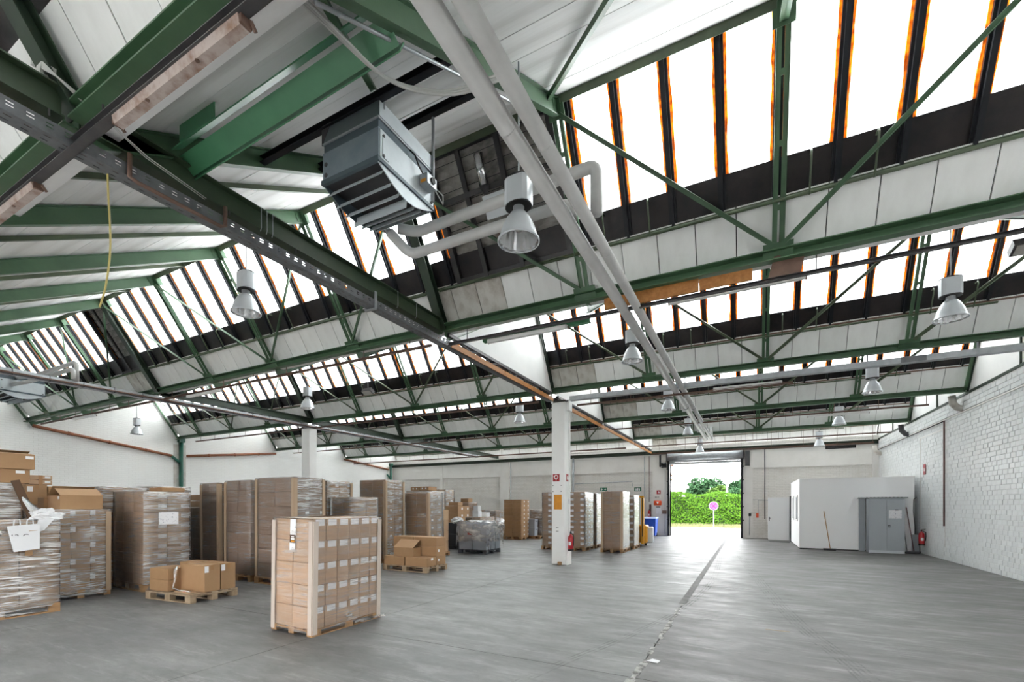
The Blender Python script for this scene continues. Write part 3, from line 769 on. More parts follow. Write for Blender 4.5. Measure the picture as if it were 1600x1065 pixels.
# trusses: one steel truss per window row and span
rowtxt = ['overhead at top left', 'of nearest full window row', 'of second window row', 'of third window row', 'of fourth window row', '']
spantxt = ['from near pillar to right wall', 'between both pillar lines', 'from far pillar to left wall']
for n in ROWS:
    for si, (xa, xb, nodes) in enumerate(SPANS):
        if n == 0 and si == 2: continue
        if n == 5: continue
        tr = thing('roof_truss', 'green truss %s, %s' % (rowtxt[n], spantxt[si]), 'truss', ((xa + xb) / 2, T(n), 4.82), group='green roof trusses')
        far = n >= 2
        gm = 'green'
        zc0, zc1 = 4.82, 5.00
        # bottom chord: channel lying in the plane
        a, b = (xa + .05 if si == 0 else xa + .04), xb - .04
        m = MB()
        m.bar(G(n, a, 4.95, 0), G(n, b, 4.95, 0), .012, .10, Vector((0, -1, 0)))
        m.box(a, b, T(n) - .10, T(n) + .02, 4.945, 4.96).box(a, b, T(n) + .005, T(n) + .02, 4.83, 4.96).box(a, b, T(n) - .10, T(n) + .02, 4.82, 4.835)
        part('bottom_chord', m, gm, tr)
        part('top_chord', MB().bar(G(n, xa, 6.98, -.01), G(n, xb, 6.98, -.01), .13, .012, nO).bar(G(n, xa, 7.03, -.06), G(n, xb, 7.03, -.06), .012, .12, nO), 'green' if n != 1 else 'greenolive', tr)
        for i, x in enumerate(nodes):
            edge = (i == 0 or i == 4)
            if edge:
                if (x == XA and si == 0) or (x == XB and si == 1):        # the heavy post over the pillar line
                    w = .30
                    q0, q1 = G(n, x, 4.9, -.02), G(n, x, 6.98, -.02)
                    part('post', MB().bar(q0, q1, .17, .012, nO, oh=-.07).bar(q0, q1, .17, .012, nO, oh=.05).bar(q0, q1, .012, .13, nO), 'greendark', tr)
                elif x in (nodes[0], nodes[-1]) and (abs(x - XR) < .2 or abs(x - XL) < .2):
                    part('post', MB().bar(G(n, x, 4.9, -.02), G(n, x, 6.98, -.02), .06, .06, nO), gm, tr)
            else:
                m = MB()
                for s in (-1, 1):
                    q0, q1 = G(n, x + s * .042, 4.92, -.02), G(n, x + s * .042, 6.98, -.02)
                    m.bar(q0, q1, .056, .010, nO); m.bar(q0 + Vector((s * .024, 0, 0)), q1 + Vector((s * .024, 0, 0)), .008, .055, nO)
                for z in (5.35, 5.9, 6.45): m.bar(G(n, x, z, -.02), G(n, x, z + .05, -.02), .05, .012, nO)
                part('post', m, gm, tr)
                part('gusset_plate', MB().bar(G(n, x - .17, 4.97, -.04), G(n, x + .17, 4.97, -.04), .19, .012, nO), gm, tr)
                part('gusset_plate', MB().bar(G(n, x - .11, 6.86, -.035), G(n, x + .11, 6.86, -.035), .16, .012, nO), gm, tr)
        for i, (p, q) in enumerate(zip(nodes, nodes[1:])):
            # diagonals fall towards the middle of the span
            up, lo = (p, q) if i < 2 else (q, p)
            A, B = G(n, up, 6.86, -.06), G(n, lo, 4.99, -.06)
            dv = (B - A).normalized()
            part('diagonal', MB().bar(A + dv * .05, B - dv * .08, .055, .010, nO).bar(A + dv * .05, B - dv * .08, .008, .05, nO, ow=.024, oh=-.02), 'green' if n < 2 else 'greenolive', tr)

# valley beams along the pillar lines
vb = thing('valley_beam', 'heavy green steel beam running from the top left corner to the nearest truss', 'beam', (XA, T(0), 4.75), group='valley beams')
m = MB(); m.box(XA - .006, XA + .006, T(0) + .02, T(1) - .1, 4.80, 5.02); m.box(XA - .075, XA + .075, T(0) + .02, T(1) - .1, 4.79, 4.803); m.box(XA - .075, XA + .075, T(0) + .02, T(1) - .1, 5.017, 5.03)
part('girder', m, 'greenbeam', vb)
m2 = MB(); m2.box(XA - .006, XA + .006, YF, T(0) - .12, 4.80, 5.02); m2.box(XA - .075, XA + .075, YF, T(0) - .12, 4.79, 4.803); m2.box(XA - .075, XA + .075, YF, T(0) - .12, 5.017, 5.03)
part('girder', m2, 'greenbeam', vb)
for y in (1.0, 1.06, 3.25, 3.32, 3.39, 5.5, 5.95):
    part('cable_clip', MB().tube([(XA + .08, y, 5.03), (XA + .082, y, 4.80), (XA + .05, y + .01, 4.775)], .005, 6), 'galv', vb)
for y in (0.3, 1.5, 2.9, 3.7):
    part('stud', MB().tube([(XA + .07, y, 4.79), (XA + .07, y, 4.735)], .007, 6), 'darksteel', vb)
for a, b, k in ((T(1) + .1, T(2), 0), (T(2) + .45, T(4), 1), (T(4), YB - .2, 2)):
    t = thing('valley_beam', ['dark steel valley beam with orange timber between nearest truss and pillar', 'dark valley beam with orange timber from the pillar into the depth', 'dark valley beam with timber ending beside the loading door'][k], 'beam', (XA, a, 4.6), group='valley beams')
    part('girder', MB().box(XA - .05, XA + .05, a, b, 4.80, 4.86), 'darksteel', t)
    y = a + .05
    while y < b - .3:
        L = min(random.uniform(1.5, 2.4), b - y)
        part('timber_plank', MB().box(XA + .03, XA + .075, y, y + L - .02, 4.60, 4.71), 'timber', t)
        y += L
    wave = [(XA + .02, a + (b - a) * i / 26, 4.80 + .055 * math.sin(i * 1.3) - .02 * (i % 3)) for i in range(27)]
    part('cable_bundle', MB().tube(curve_pts(wave, 4), .024, 8), 'cabledark', t, smooth=True)
for k, (a, b) in enumerate(((T(0), T(1)), (T(1), T(2)), (T(2), T(3)), (T(3), T(4)), (T(4), YB - .2))):
    if k == 0: continue
    t = thing('valley_beam', ['', 'dark green valley beam ahead of the far pillar', 'dark green valley beam behind the far pillar', 'dark green valley beam of the far pillar line, deep in the hall', 'dark green valley beam of the far pillar line at the back wall'][k], 'beam', (XB, a, 4.75), group='valley beams')
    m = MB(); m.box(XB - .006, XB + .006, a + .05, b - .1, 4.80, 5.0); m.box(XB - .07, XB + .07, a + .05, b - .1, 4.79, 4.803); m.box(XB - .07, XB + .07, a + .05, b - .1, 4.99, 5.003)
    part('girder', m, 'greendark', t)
# white sheeted gables over the near pillar line, from the second bay on
for n in (2, 3, 4, 5):
    w = thing('wall_gable', 'white sheeted gable over the pillar line under roof bay %d' % n, None, (XA, T(n - 1), 4.86), kind='structure')
    a, r, b = T(n - 1) + .12, T(n) - 1.25, T(n) - .12
    m = MB().prism([(XA - .02, a, 4.87), (XA - .02, r, 4.87), (XA - .02, r, 6.9), (XA - .02, a, 4.9)], (.04, 0, 0))
    m.prism([(XA - .02, r, 4.87), (XA - .02, b, 4.87), (XA - .02, b, 4.98), (XA - .02, r, 6.9)], (.04, 0, 0))
    part('gable_sheet', m, 'white', w)
    part('edge_strip', MB().bar((XA + .03, b, 4.93), (XA + .03, r, 6.88), .06, .03, (1, 0, 0)).bar((XA + .03, b, 4.95), (XA + .03, b + .12, 4.55), .10, .03, (1, 0, 0)), 'white', w)

# pillars
def pillar(x0, x1, y0, y1, label):
    p = thing('pillar', label, 'pillar', ((x0 + x1) / 2, (y0 + y1) / 2, 0), group='white concrete pillars')
    v = bevbox(x1 - x0, y1 - y0, 4.62, .025, 'white', 'shaft')
    lpart('shaft', v, None, p)
    lpart('cap_plate', MB().box(-(x1 - x0) / 2 - .03, (x1 - x0) / 2 + .03, -(y1 - y0) / 2 - .03, (y1 - y0) / 2 + .03, 4.62, 4.66), 'darksteel', p)
    return p
pA = pillar(-5.02, -4.60, 12.10, 12.47, 'white painted concrete pillar with orange sheet standing by the wrapped pallets')
part('cable_duct', MB().box(-4.598, -4.565, 12.38, 12.43, .45, 4.55), 'white', pA)
part('junction_box', MB().box(-4.60, -4.52, 12.2, 12.45, 4.38, 4.68), 'white', pA)
part('socket', MB().box(-4.60, -4.55, 12.33, 12.40, 1.72, 1.86), 'plainpaper', pA)
m = MB()
for (x, z) in ((-4.97, 2.25), (-4.72, 2.25), (-4.97, 2.08), (-4.72, 2.08), (-4.86, .95), (-4.82, .95), (-4.86, 1.05), (-4.82, 1.05)):
    m.box(x - .012, x + .012, 12.094, 12.101, z - .012, z + .012)
part('anchor_hole', m, 'darksteel', pA, kind='stuff')
part('chipped_base', MB().prism([(-4.60, 12.14, 0), (-4.60, 12.46, 0), (-4.60, 12.46, .42), (-4.60, 12.30, .36), (-4.60, 12.20, .20)], (.055, 0, 0)), 'white', pA)
pB = pillar(-15.15, -14.70, 11.72, 12.07, 'distant white concrete pillar rising behind the tall wrapped pallets')

# signs on the pillars
def sign(label, cat, loc, w, h, face, mat, extra=None, name='safety_sign'):
    s = thing(name, label, cat, loc)
    fr = {'ny': FACE_NY, 'px': FACE_PX, 'nx': FACE_NX}[face]
    base = fr(Vector(loc))
    part('plate', MB().box(-w / 2, w / 2, -h / 2, h / 2, 0, .008), mat, s, world=base)
    if extra: extra(s, base)
    return s
def hose_symbol(s, base):
    pr = [(0.052 * math.cos(a), .02 + 0.052 * math.sin(a)) for a in [k * math.pi / 8 for k in range(-3, 12)]]
    part('hose_symbol', MB().tube([base @ Vector((x, y, .012)) for x, y in pr], .011, 6), 'signwhite', s)
    part('hand_symbol', MB().tube([base @ Vector((-.045, .03, .012)), base @ Vector((-.04, .055, .012)), base @ Vector((-.06, .02, .012))], .02, 6), 'signwhite', s)
    part('stem_symbol', MB().box(-.008, .008, -.075, .0, .008, .014), 'signwhite', s, world=base)
def ext_symbol(s, base):
    part('extinguisher_symbol', MB().box(-.03, .015, -.06, .035, .008, .012).box(-.018, .004, .035, .055, .008, .012), 'signwhite', s, world=base)
    part('flame_symbol', MB().prism([(.03, -.06, .008), (.065, -.06, .008), (.06, 0, .008), (.045, .04, .008), (.035, 0, .008)], (0, 0, .004)), 'signwhite', s, world=base)
sign('red square fire hose sign on front of the near pillar', 'sign', (-4.87, 12.10, 2.47), .20, .21, 'ny', 'signred', hose_symbol)
sign('narrow red sign on right side of the near pillar', 'sign', (-4.60, 12.26, 2.47), .15, .21, 'px', 'signred', ext_symbol)
sign('orange blank sheet taped on front of the near pillar', 'sheet', (-4.82, 12.10, 1.78), .235, .42, 'ny', 'orange', None, 'orange_sheet')
sign('red extinguisher sign on front of the distant pillar', 'sign', (-15.0, 11.72, 2.58), .14, .15, 'ny', 'signred', ext_symbol)
sign('small red sign on right side of the distant pillar', 'sign', (-14.70, 11.9, 2.60), .17, .17, 'px', 'signred', ext_symbol)

# fire extinguishers
def extinguisher(label, x, y, z, wall):
    e = thing('fire_extinguisher', label, 'extinguisher', (x, y, z), group='red fire extinguishers')
    lpart('cylinder', MB().lathe([(.0, 0), (.075, 0), (.08, .02), (.08, .36), (.07, .41), (.03, .45), (.025, .48), (0, .48)], seg=18), 'red', e, smooth=True)
    lpart('valve', MB().box(-.02, .02, -.02, .02, .47, .53).bar((0, 0, .53), (.09 * wall[1] + .02, -.09 * abs(wall[0]), .56), .02, .012), 'rubber', e)
    lpart('hose', MB().tube([(.02, -.03, .5), (.10, -.05, .45), (.105, -.05, .30), (.095, -.04, .15)], .011, 8), 'rubber', e, smooth=True)
    lpart('base_ring', MB().lathe([(.078, 0), (.083, 0), (.083, .05), (.078, .05)], seg=18), 'rubber', e)
    lpart('instruction_label', MB().box(-.035, .035, -.084, -.080, .16, .26), 'paper', e)
    lpart('bracket', MB().box(-.09, .09, -.01, .01, .25, .29) if False else MB().box(-.03, .03, -.03, .03, .40, .44), 'darksteel', e)
    return e
extinguisher('red fire extinguisher hanging low on right side of the near pillar', -4.47, 12.2, .40, (1, 0))
extinguisher('red fire extinguisher on the right brick wall beside the white office', 5.25, 20.35, .32, (0, 1))
extinguisher('red fire extinguisher standing behind the blue bin', -5.02, 26.5, .95, (0, 1))
# ------------------------------------------------------------------ unit heater and pipes
def heater(label, x0, x1, y0, y1, z0, z1, detail=True):
    h = thing('unit_heater', label, 'heater', ((x0 + x1) / 2, (y0 + y1) / 2, z0), group='ceiling unit heaters')
    zc = z0 + (z1 - z0) * .52
    zb = zc + (z1 - z0) * .16
    part('casing', MB().box(x0, x1, y0, y1, z0, zc), 'steelblue', h)
    part('dark_band', MB().box(x0 + .008, x1 - .008, y0 + .008, y1 - .008, zc, zb), 'steelbluedark', h)
    part('upper_casing', MB().box(x0 + .004, x1 - .004, y0 + .004, y1 - .004, zb, z1), 'steelbluemid', h)
    part('seam_strip', MB().box(x0 - .004, x1 + .004, y0 - .006, y1 + .004, zb - .004, zb + .012), 'galv', h)
    part('bottom_rim', MB().box(x0 - .01, x1 + .01, y0 - .015, y0 + .02, z0 - .035, z0 + .012).box(x1 - .02, x1 + .012, y0, y1, z0 - .03, z0 + .006).box(x0 - .012, x0 + .02, y0, y1, z0 - .03, z0 + .006).box(x0, x1, y1 - .02, y1 + .01, z0 - .03, z0 + .006), 'steelbluedark', h)
    part('side_panel', MB().box(x1, x1 + .007, y0 + .02, y1 - .01, z0 + .01, zc - .01).box(x1, x1 + .006, y0 + .012, y1 - .006, zb + .02, z1 - .006), 'steellight', h)
    part('service_hatch', MB().box(x1 + .007, x1 + .014, y0 + .05, y0 + .13, z0 + .03, zc - .06), 'steellight', h)
    for yy, zz in ((y0 + .06, z0 + .045), (y0 + .06, zc - .06), (y1 - .05, z0 + .03)):
        part('bolt', MB().tube([(x1 + .006, yy, zz), (x1 + .02, yy, zz)], .014, 8), 'darksteel', h)
    for zz in (z0 + .06, z0 + .17):
        part('rubber_plug', MB().tube([(x0 + .045, y0 + .002, zz), (x0 + .045, y0 - .006, zz)], .022, 14), 'darksteel', h)
    # curved outlet cheeks and adjustable blades
    n = 10; dep = .17
    arc = [(y0 + (y1 - y0) * i / n, z0 - .03 - dep * math.sin(math.pi * (i / n)) * .85) for i in range(n + 1)]
    for x in (x0 + .005, x1 - .017):
        part('outlet_cheek', MB().prism([(x, y, z) for y, z in arc], (.012, 0, 0)), 'steellight' if x > (x0 + x1) / 2 else 'steelbluedark', h)
    part('heat_exchanger', MB().box(x0 + .02, x1 - .02, y0 + .02, y1 - .02, z0 - .028, z0 - .02), 'black', h)
    for i in range(7):
        t = (i + .75) / 7.3
        y = y0 + (y1 - y0) * t; z = z0 - .03 - dep * math.sin(math.pi * t) * .85
        wd = .105 if i == 3 else .06
        part('louvre_blade', MB().bar((x0 - .02, y, z), (x1 - .03, y, z), .004, wd, (0, (-.55, -.5, -.45, -.1, -.4, -.35, -.3)[i], -1)), 'steellight', h)
    return h
hx0, hx1, hy0, hy1, hz0, hz1 = -3.93, -3.165, 3.30, 4.16, 5.03, 5.60
hh = heater('large grey metal unit heater hanging from dark rails under the roof', hx0, hx1, hy0, hy1, hz0, hz1)
part('mounting_lug', MB().prism([(hx0 - .02, hy0, hz1 - .18), (hx0 - .02, hy0, hz1 + .02), (hx0 + .12, hy0, hz1 + .02), (hx0 + .02, hy0, hz1 - .12)], (0, .012, 0)), 'darksteel', hh)
part('control_box', MB().box(hx1 + .014, hx1 + .12, hy1 - .26, hy1 - .10, hz0 + .10, hz0 + .21), 'galv', hh)
part('warning_label', MB().box(hx1 + .03, hx1 + .10, hy1 - .2625, hy1 - .26, hz0 + .115, hz0 + .15), 'orange', hh)
part('control_dial', MB().tube([(hx1 + .12, hy1 - .17, hz0 + .16), (hx1 + .135, hy1 - .17, hz0 + .16)], .035, 12), 'rubber', hh)
part('control_cable', MB().tube([(hx1 + .01, hy1 - .42, hz1 - .20), (hx1 + .05, hy1 - .38, hz1 - .24), (hx1 + .055, hy1 - .32, hz0 + .25), (hx1 + .06, hy1 - .25, hz0 + .2)], .009, 6), 'cabledark', hh, smooth=True)
part('control_cable', MB().tube([(hx1 + .10, hy1 - .12, hz0 + .12), (hx1 + .12, hy1 + .02, hz0 + .02), (hx1 + .1, hy1 + .05, hz0 + .14), (hx1 + .03, hy1 + .02, hz0 + .22)], .007, 6), 'cable', hh, smooth=True)
for i, (y, z, lb) in enumerate(((3.34, 5.62, 'nearer'), (4.13, 6.06, 'farther'))):
    s = thing('mounting_rail', 'dark steel rail carrying the unit heater, %s of the two' % lb, 'rail', (XA, y, z), group='heater mounting rails')
    part('channel', MB().channel((XA, y, z), (-2.2, y, z), .075, .06, .008, (0, 0, 1), 1), 'bar', s)
for x, y in ((hx1 + .02, 4.13), (hx1 + .02, 3.36)):
    zt = 6.03 if y > 4 else 5.6
    part('hanger_rod', MB().tube([(x, y, hz0 + (.05 if y > 4 else .5)), (x, y, zt)], .017 if y > 4 else .008, 8), 'galv', hh, smooth=True)

heater('small grey unit heater at the far left above the cable trunking', -18.6, -17.5, 4.4, 5.3, 4.75, 5.35)

def pipe(name, label, pts, r, mat='pipe', cat='pipe', group='white lagged pipes', seg=18):
    t = thing(name, label, cat, pts[0], group=group)
    part('pipe_run', MB().tube(pts, r, seg), mat, t, smooth=True)
    return t
def bend(a, b, c, r, k=5):
    """points for a rounded corner at b"""
    a, b, c = Vector(a), Vector(b), Vector(c)
    p, q = b + (a - b).normalized() * r, b + (c - b).normalized() * r
    return [p.lerp(b, t).lerp(b.lerp(q, t), t) for t in [i / k for i in range(k + 1)]]
p1 = pipe('heating_pipe', 'thick white lagged pipe running to the loading door, left one of the pair', [(-1.66, -2.5, 4.60), (-1.66, 21.6, 4.60)], .073)
p2 = pipe('heating_pipe', 'thick white lagged pipe running to the loading door, right one of the pair', [(-1.475, -2.5, 4.62), (-1.475, 21.3, 4.62)] + bend((-1.475, 21.3, 4.62), (-1.475, 21.9, 4.62), (-1.475, 21.9, 5.2), .12) + [(-1.475, 21.9, 5.15)], .063)
for y in (3.1, 4.9, 7.4, 9.8, 13.2, 17.0):
    part('lagging_seam', MB().lathe([(.0745, 0), (.0755, .006), (.0745, .012)], seg=18).mesh('lagging_seam', 'pipe'), None, p1, world=frame((-1.66, y, 4.60), (1, 0, 0), (0, 0, -1), (0, 1, 0)), smooth=True)
    part('lagging_seam', MB().lathe([(.0645, 0), (.0655, .006), (.0645, .012)], seg=18).mesh('lagging_seam', 'pipe'), None, p2, world=frame((-1.475, y + .3, 4.62), (1, 0, 0), (0, 0, -1), (0, 1, 0)), smooth=True)
part('pipe_clamp', MB().lathe([(.08, 0), (.085, .01), (.085, .05), (.08, .06)], seg=18).mesh('pipe_clamp', 'rubber'), None, p1, world=frame((-1.66, 14.3, 4.60), (1, 0, 0), (0, 0, -1), (0, 1, 0)))
part('pipe_clamp', MB().lathe([(.066, 0), (.07, .01), (.07, .03), (.066, .04)], seg=18).mesh('pipe_clamp', 'darksteel'), None, p2, world=frame((-1.475, 14.6, 4.62), (1, 0, 0), (0, 0, -1), (0, 1, 0)))
E1 = [(-3.95, 4.42, 4.93), (-3.80, 4.55, 4.93)]
pipe('branch_pipe', 'white lagged branch pipe from heater to the pair, lower one', [(-3.95, 4.30, 5.06)] + bend((-3.95, 4.30, 5.06), (-3.82, 4.55, 4.86), (-2.5, 4.55, 4.86), .12) + bend((-2.5, 4.55, 4.86), (-1.66, 4.55, 4.86), (-1.66, 4.55, 4.6), .12) + [(-1.66, 4.55, 4.66)], .060, group='heater branch pipes')
pipe('branch_pipe', 'white lagged branch pipe from heater bending down at its right end, upper one', [(-3.9, 4.40, 5.14)] + bend((-3.9, 4.40, 5.14), (-3.72, 4.56, 5.13), (-2.5, 4.56, 5.14), .1) + bend((-2.5, 4.56, 5.15), (-1.40, 4.58, 5.19), (-1.40, 4.58, 4.7), .10) + [(-1.40, 4.58, 4.68)], .062, group='heater branch pipes')
v = thing('pipe_valve', 'chrome valve elbow joining the lower branch pipe to the heater', 'valve', (-3.98, 4.25, 5.06))
part('elbow', MB().tube([(-4.02, 4.10, 5.08), (-3.98, 4.22, 5.09), (-3.95, 4.31, 5.055)], .045, 12), 'chrome', v, smooth=True)
part('hand_wheel', MB().tube([(-3.93, 4.22, 5.10), (-3.90, 4.22, 5.15)], .02, 8), 'brownsteel', v)
for k, (z, y) in enumerate(((5.18, 5.0), (4.97, 4.9))):
    pipe('branch_pipe', 'grey branch pipe elbow at the far left above the trunking, %s' % ('upper' if k == 0 else 'lower'),
         [(-17.5, y - .25, z - .05), (-16.6, y - .2, z - .12 + .04 * k)] + bend((-16.6, y - .2, z - .1), (-14.65 + .12 * k, y, z + .02), (-14.65 + .12 * k, y, 4.7), .12) + [(-14.65 + .12 * k, y, 4.74)], .05, 'galvdark' if False else 'pipe', group='far heater branch pipes')

# ------------------------------------------------------------------ trays, rails, trunking
def perforated_tray(label, x, y0, y1, z, w=.16, hgt=.11, step=.11, fine=True):
    t = thing('cable_tray', label, 'cable tray', (x, (y0 + y1) / 2, z), group='cable trays')
    m = MB()
    # bottom and two sides as strips with real slots between them
    rows = [('b', -w / 2, -.040), ('b', -.028, .028), ('b', .040, w / 2)]
    for _, a, b in rows: m.box(x + a, x + b, y0, y1, z, z + .003)
    for s in (-1, 1):
        X = x + s * w / 2
        for a, b in ((0, .048), (.058, .074), (.084, hgt)): m.box(X - .0015, X + .0015, y0, y1, z + a, z + b)
    y = y0
    while y < y1:
        for a, b in ((-.040, -.028), (.028, .040)): m.box(x + a, x + b, y, y + step * .6, z, z + .003)
        for s in (-1, 1):
            X = x + s * w / 2
            for a, b in ((.048, .058), (.074, .084)): m.box(X - .0015, X + .0015, y, y + step * .6, z + a, z + b)
        y += step
    part('tray', m, 'galvdark', t)
    return t
ta = perforated_tray('perforated grey cable tray crossing the upper left under the green beam', XA - .02, -1.0, 11.9, 4.60)
part('cable_run', MB().tube([(XA, -1, 4.63), (XA, 11.9, 4.63)], .02, 6), 'brownsteel', ta)
for k, (ya, yb) in enumerate(((2.02, 2.85), (5.0, 5.05))):
    if k == 0:
        part('hanger', MB().tube([(XA + .085, ya, 4.79), (XA + .085, ya, 4.585), (XA + .085, ya + .06, 4.57), (XA + .085, yb - .05, 4.57), (XA + .085, yb, 4.60), (XA + .085, yb, 4.80)], .019, 8), 'brownsteel', ta, smooth=True)
    else:
        part('hanger', MB().box(XA - .12, XA - .10, ya, ya + .04, 4.57, 4.82).box(XA + .07, XA + .09, ya, ya + .04, 4.57, 4.82).box(XA - .12, XA + .09, ya, ya + .04, 4.56, 4.58), 'galv', ta)
tb = thing('cable_tray', 'long grey cable trunking along the far pillar line at the left', 'cable tray', (XB, 12, 4.62), group='cable trays')
m = MB(); m.box(XB - .10, XB + .10, .5, YB - 3, 4.62, 4.635).box(XB - .10, XB - .09, .5, YB - 3, 4.62, 4.74).box(XB + .09, XB + .10, .5, YB - 3, 4.62, 4.74)
part('trunking', m, 'galv', tb)
part('trunking_lid', MB().box(XB - .085, XB + .085, .5, YB - 3, 4.72, 4.745), 'lampbody', tb)
m = MB(); y = .8
while y < YB - 3: m.box(XB - .104, XB + .104, y, y + .02, 4.615, 4.755); y += .62
part('tray_strap', m, 'galvdark', tb, kind='stuff')
part('cable_run', MB().tube([(XB + .13, .5, 4.66), (XB + .13, YB - 3, 4.66)], .022, 6), 'brownsteel', tb)
tc_ = thing('cable_tray', 'light galvanised cable tray hanging under the second truss on the right', 'cable tray', (.4, T(2) + .05, 4.62), group='cable trays')
m = MB(); m.box(-4.4, 5.2, T(2), T(2) + .14, 4.58, 4.59).box(-4.4, 5.2, T(2) - .005, T(2), 4.58, 4.70).box(-4.4, 5.2, T(2) + .14, T(2) + .145, 4.58, 4.70)
part('tray', m, 'galv', tc_)
for x in (-3.2, -1.4, .6, 2.2, 3.9):
    part('hanger', MB().bar((x, T(2) - .012, 4.60), (x, T(2) - .012, 4.84), .03, .006, (0, 1, 0)), 'galv', tc_)
part('joint_cover', MB().box(2.75, 3.15, T(2) - .009, T(2) - .006, 4.585, 4.695), 'galvdark', tc_)

def rail(label, xa, xb, y, z, mat='darksteel', hooks=1.4, h=.045, w=.05, ztop=4.887):
    t = thing('light_rail', label, 'rail', ((xa + xb) / 2, y, z), group='steel light rails under the trusses')
    part('channel', MB().channel((xa, y, z), (xb, y, z), h, w, .006, (0, 0, 1), 1).box(xa, xb, y - .012, y - .006, z - .02, z + .03), mat, t)
    x = xa + .4
    while x < xb:
        part('hook', MB().tube([(x, y, z), (x, y, ztop)], .008, 6), mat, t); x += hooks
    return t
rail('dark steel light rail under the overhead truss at top left', -9.5, -.5, T(0) - .02, 4.62, 'darksteel', 2.3, .07, .07)
rail('dark steel light rail under the nearest truss on the right', XA + .1, 5.3, T(1) + .02, 4.60, 'darksteel', 2.6)
rail('brown light rail under the nearest truss in the middle', XB + .2, XA - .3, T(1) + .05, 4.66, 'brownsteel', 1.2)
rail('brown light rail under the nearest truss at far left', XL + 1.2, XB - .3, T(1) + .05, 4.66, 'brownsteel', 1.2)
rail('dark light rail under the second truss on the right', -4.3, .9, T(2) + .33, 4.50, 'brownsteel', 1.1)
rail('brown light rail under the second truss on the left', XL + 1.5, XA - .4, T(2) + .05, 4.64, 'brownsteel', 1.1)
rail('brown light rail under the third truss on the right', XA + .3, 4.6, T(3) + .2, 4.58, 'brownsteel', 1.1)
rail('brown light rail under the third truss on the left', XL + 1.5, XA - .4, T(3) + .05, 4.62, 'brownsteel', 1.1)
rail('brown light rail under the fourth truss on the right', XA + .3, 4.9, T(4) + .3, 4.52, 'brownsteel', 1.1)
rail('brown light rail under the fourth truss on the left', XL + .5, XA - .4, T(4) + .3, 4.50, 'brownsteel', 1.1, .07)
rail('pale rail in front of the back wall on the right', XA + .3, 4.9, YB - 1.6, 4.46, 'brownsteel', 1.3, .08, .05, 6.6)

def batten(label, xa, xb, y, z, mat='batten'):
    t = thing('strip_light', label, 'strip light', ((xa + xb) / 2, y, z), group='fluorescent strip lights')
    m = MB().prism([(xa, y - .045, z), (xa, y - .03, z - .055), (xa, y + .03, z - .055), (xa, y + .045, z), (xa, y + .03, z + .012), (xa, y - .03, z + .012)], (xb - xa, 0, 0))
    part('housing', m, mat, t)
    for x, s in ((xa, -1), (xb, 1)):
        part('end_cap', MB().box(min(x, x + s * .02), max(x, x + s * .02), y - .035, y + .035, z - .05, z + .01), 'brownsteel' if mat == 'rustbatten' else 'plainpaper', t)
    for x in (xa + .3 * (xb - xa), xa + .7 * (xb - xa)):
        part('screw_cover', MB().tube([(x, y - .02, z - .054), (x, y - .02, z - .062)], .014, 8), 'brownsteel' if mat == 'rustbatten' else 'lampbody', t)
    for x in (xa - .03, xb + .03):
        part('lamp_holder', MB().tube([(x, y + .05, z - .05), (x, y + .02, z - .01)], .012, 6), 'brownsteel', t)
    return t
batten('rust stained empty strip light under the overhead truss, right one', -4.22, -2.68, T(0) - .03, 4.585, 'rustbatten')
batten('rust stained empty strip light under the overhead truss, left one at image edge', -7.4, -5.72, T(0) - .03, 4.585, 'rustbatten')
batten('white strip light under the nearest truss right of the timber', -1.0, .62, T(1) + .06, 4.62)
batten('white strip light under the second truss on the right', -.76, .66, T(2) + .33, 4.56)
batten('white strip light under the third truss on the right', 1.7, 3.2, T(3) + .2, 4.53)
batten('pale strip light under the second truss in the far left bay', -20.3, -18.8, T(1) + .05, 4.63)
batten('pale strip light under the nearest truss in the left middle', -13.4, -11.9, T(1) + .05, 4.63)
# bright green channels (one big, overhead; one with a strip light under the nearest truss)
g1 = thing('steel_channel', 'bright green steel channel slung under the roof at upper left', 'steel beam', (-4.3, 2.55, 5.2), group='bright green channels')
m = MB(); m.bar((-4.98, 2.52, 5.03), (-2.28, 2.52, 5.10), .17, .010, (0, .62, .78)); m.bar((-4.98, 2.43, 5.14), (-2.28, 2.43, 5.21), .12, .010, (0, -.62, .78)); m.bar((-4.98, 2.62, 5.0), (-2.28, 2.62, 5.07), .12, .010, (0, -.9, .4))
part('channel', m, 'greenbright', g1)
part('cleat', MB().box(-4.75, -4.2, 2.36, 2.372, 5.1, 5.28).box(-5.0, -4.95, 2.3, 2.66, 5.0, 5.25), 'greenbright', g1)
g2 = thing('steel_channel', 'short bright green channel under the nearest truss beside the pillar line', 'steel beam', (-3.3, T(1) + .22, 4.62), group='bright green channels')
part('channel', MB().channel((-4.25, T(1) + .22, 4.67), (-2.25, T(1) + .22, 4.67), .11, .09, .008, (0, 0, 1), -1), 'greenbright', g2)
batten('strip light fixed to the short bright green channel under the nearest truss', -4.1, -2.65, T(1) + .18, 4.61)
tm = thing('timber_plank', 'orange timber boards wedged under the nearest truss right of the white pipes', 'plank', (-.6, T(1), 4.72), group='orange timber under trusses')
part('board', MB().box(-1.95, -.62, T(1) - .03, T(1) + .0, 4.64, 4.815), 'timber', tm)
part('board', MB().box(-.61, .04, T(1) - .03, T(1) + .0, 4.65, 4.80), 'timber', tm)
tk = thing('truss_bracket', 'rust brown bracket plate under the middle joint of the nearest truss', 'bracket', (.33, T(1), 4.72))
part('plate', MB().prism([(.22, T(1) - .02, 4.63), (.58, T(1) - .02, 4.63), (.62, T(1) - .02, 4.82), (.36, T(1) - .02, 4.82), (.36, T(1) - .02, 4.90), (.29, T(1) - .02, 4.90)], (0, .03, 0)), 'brownsteel', tk)

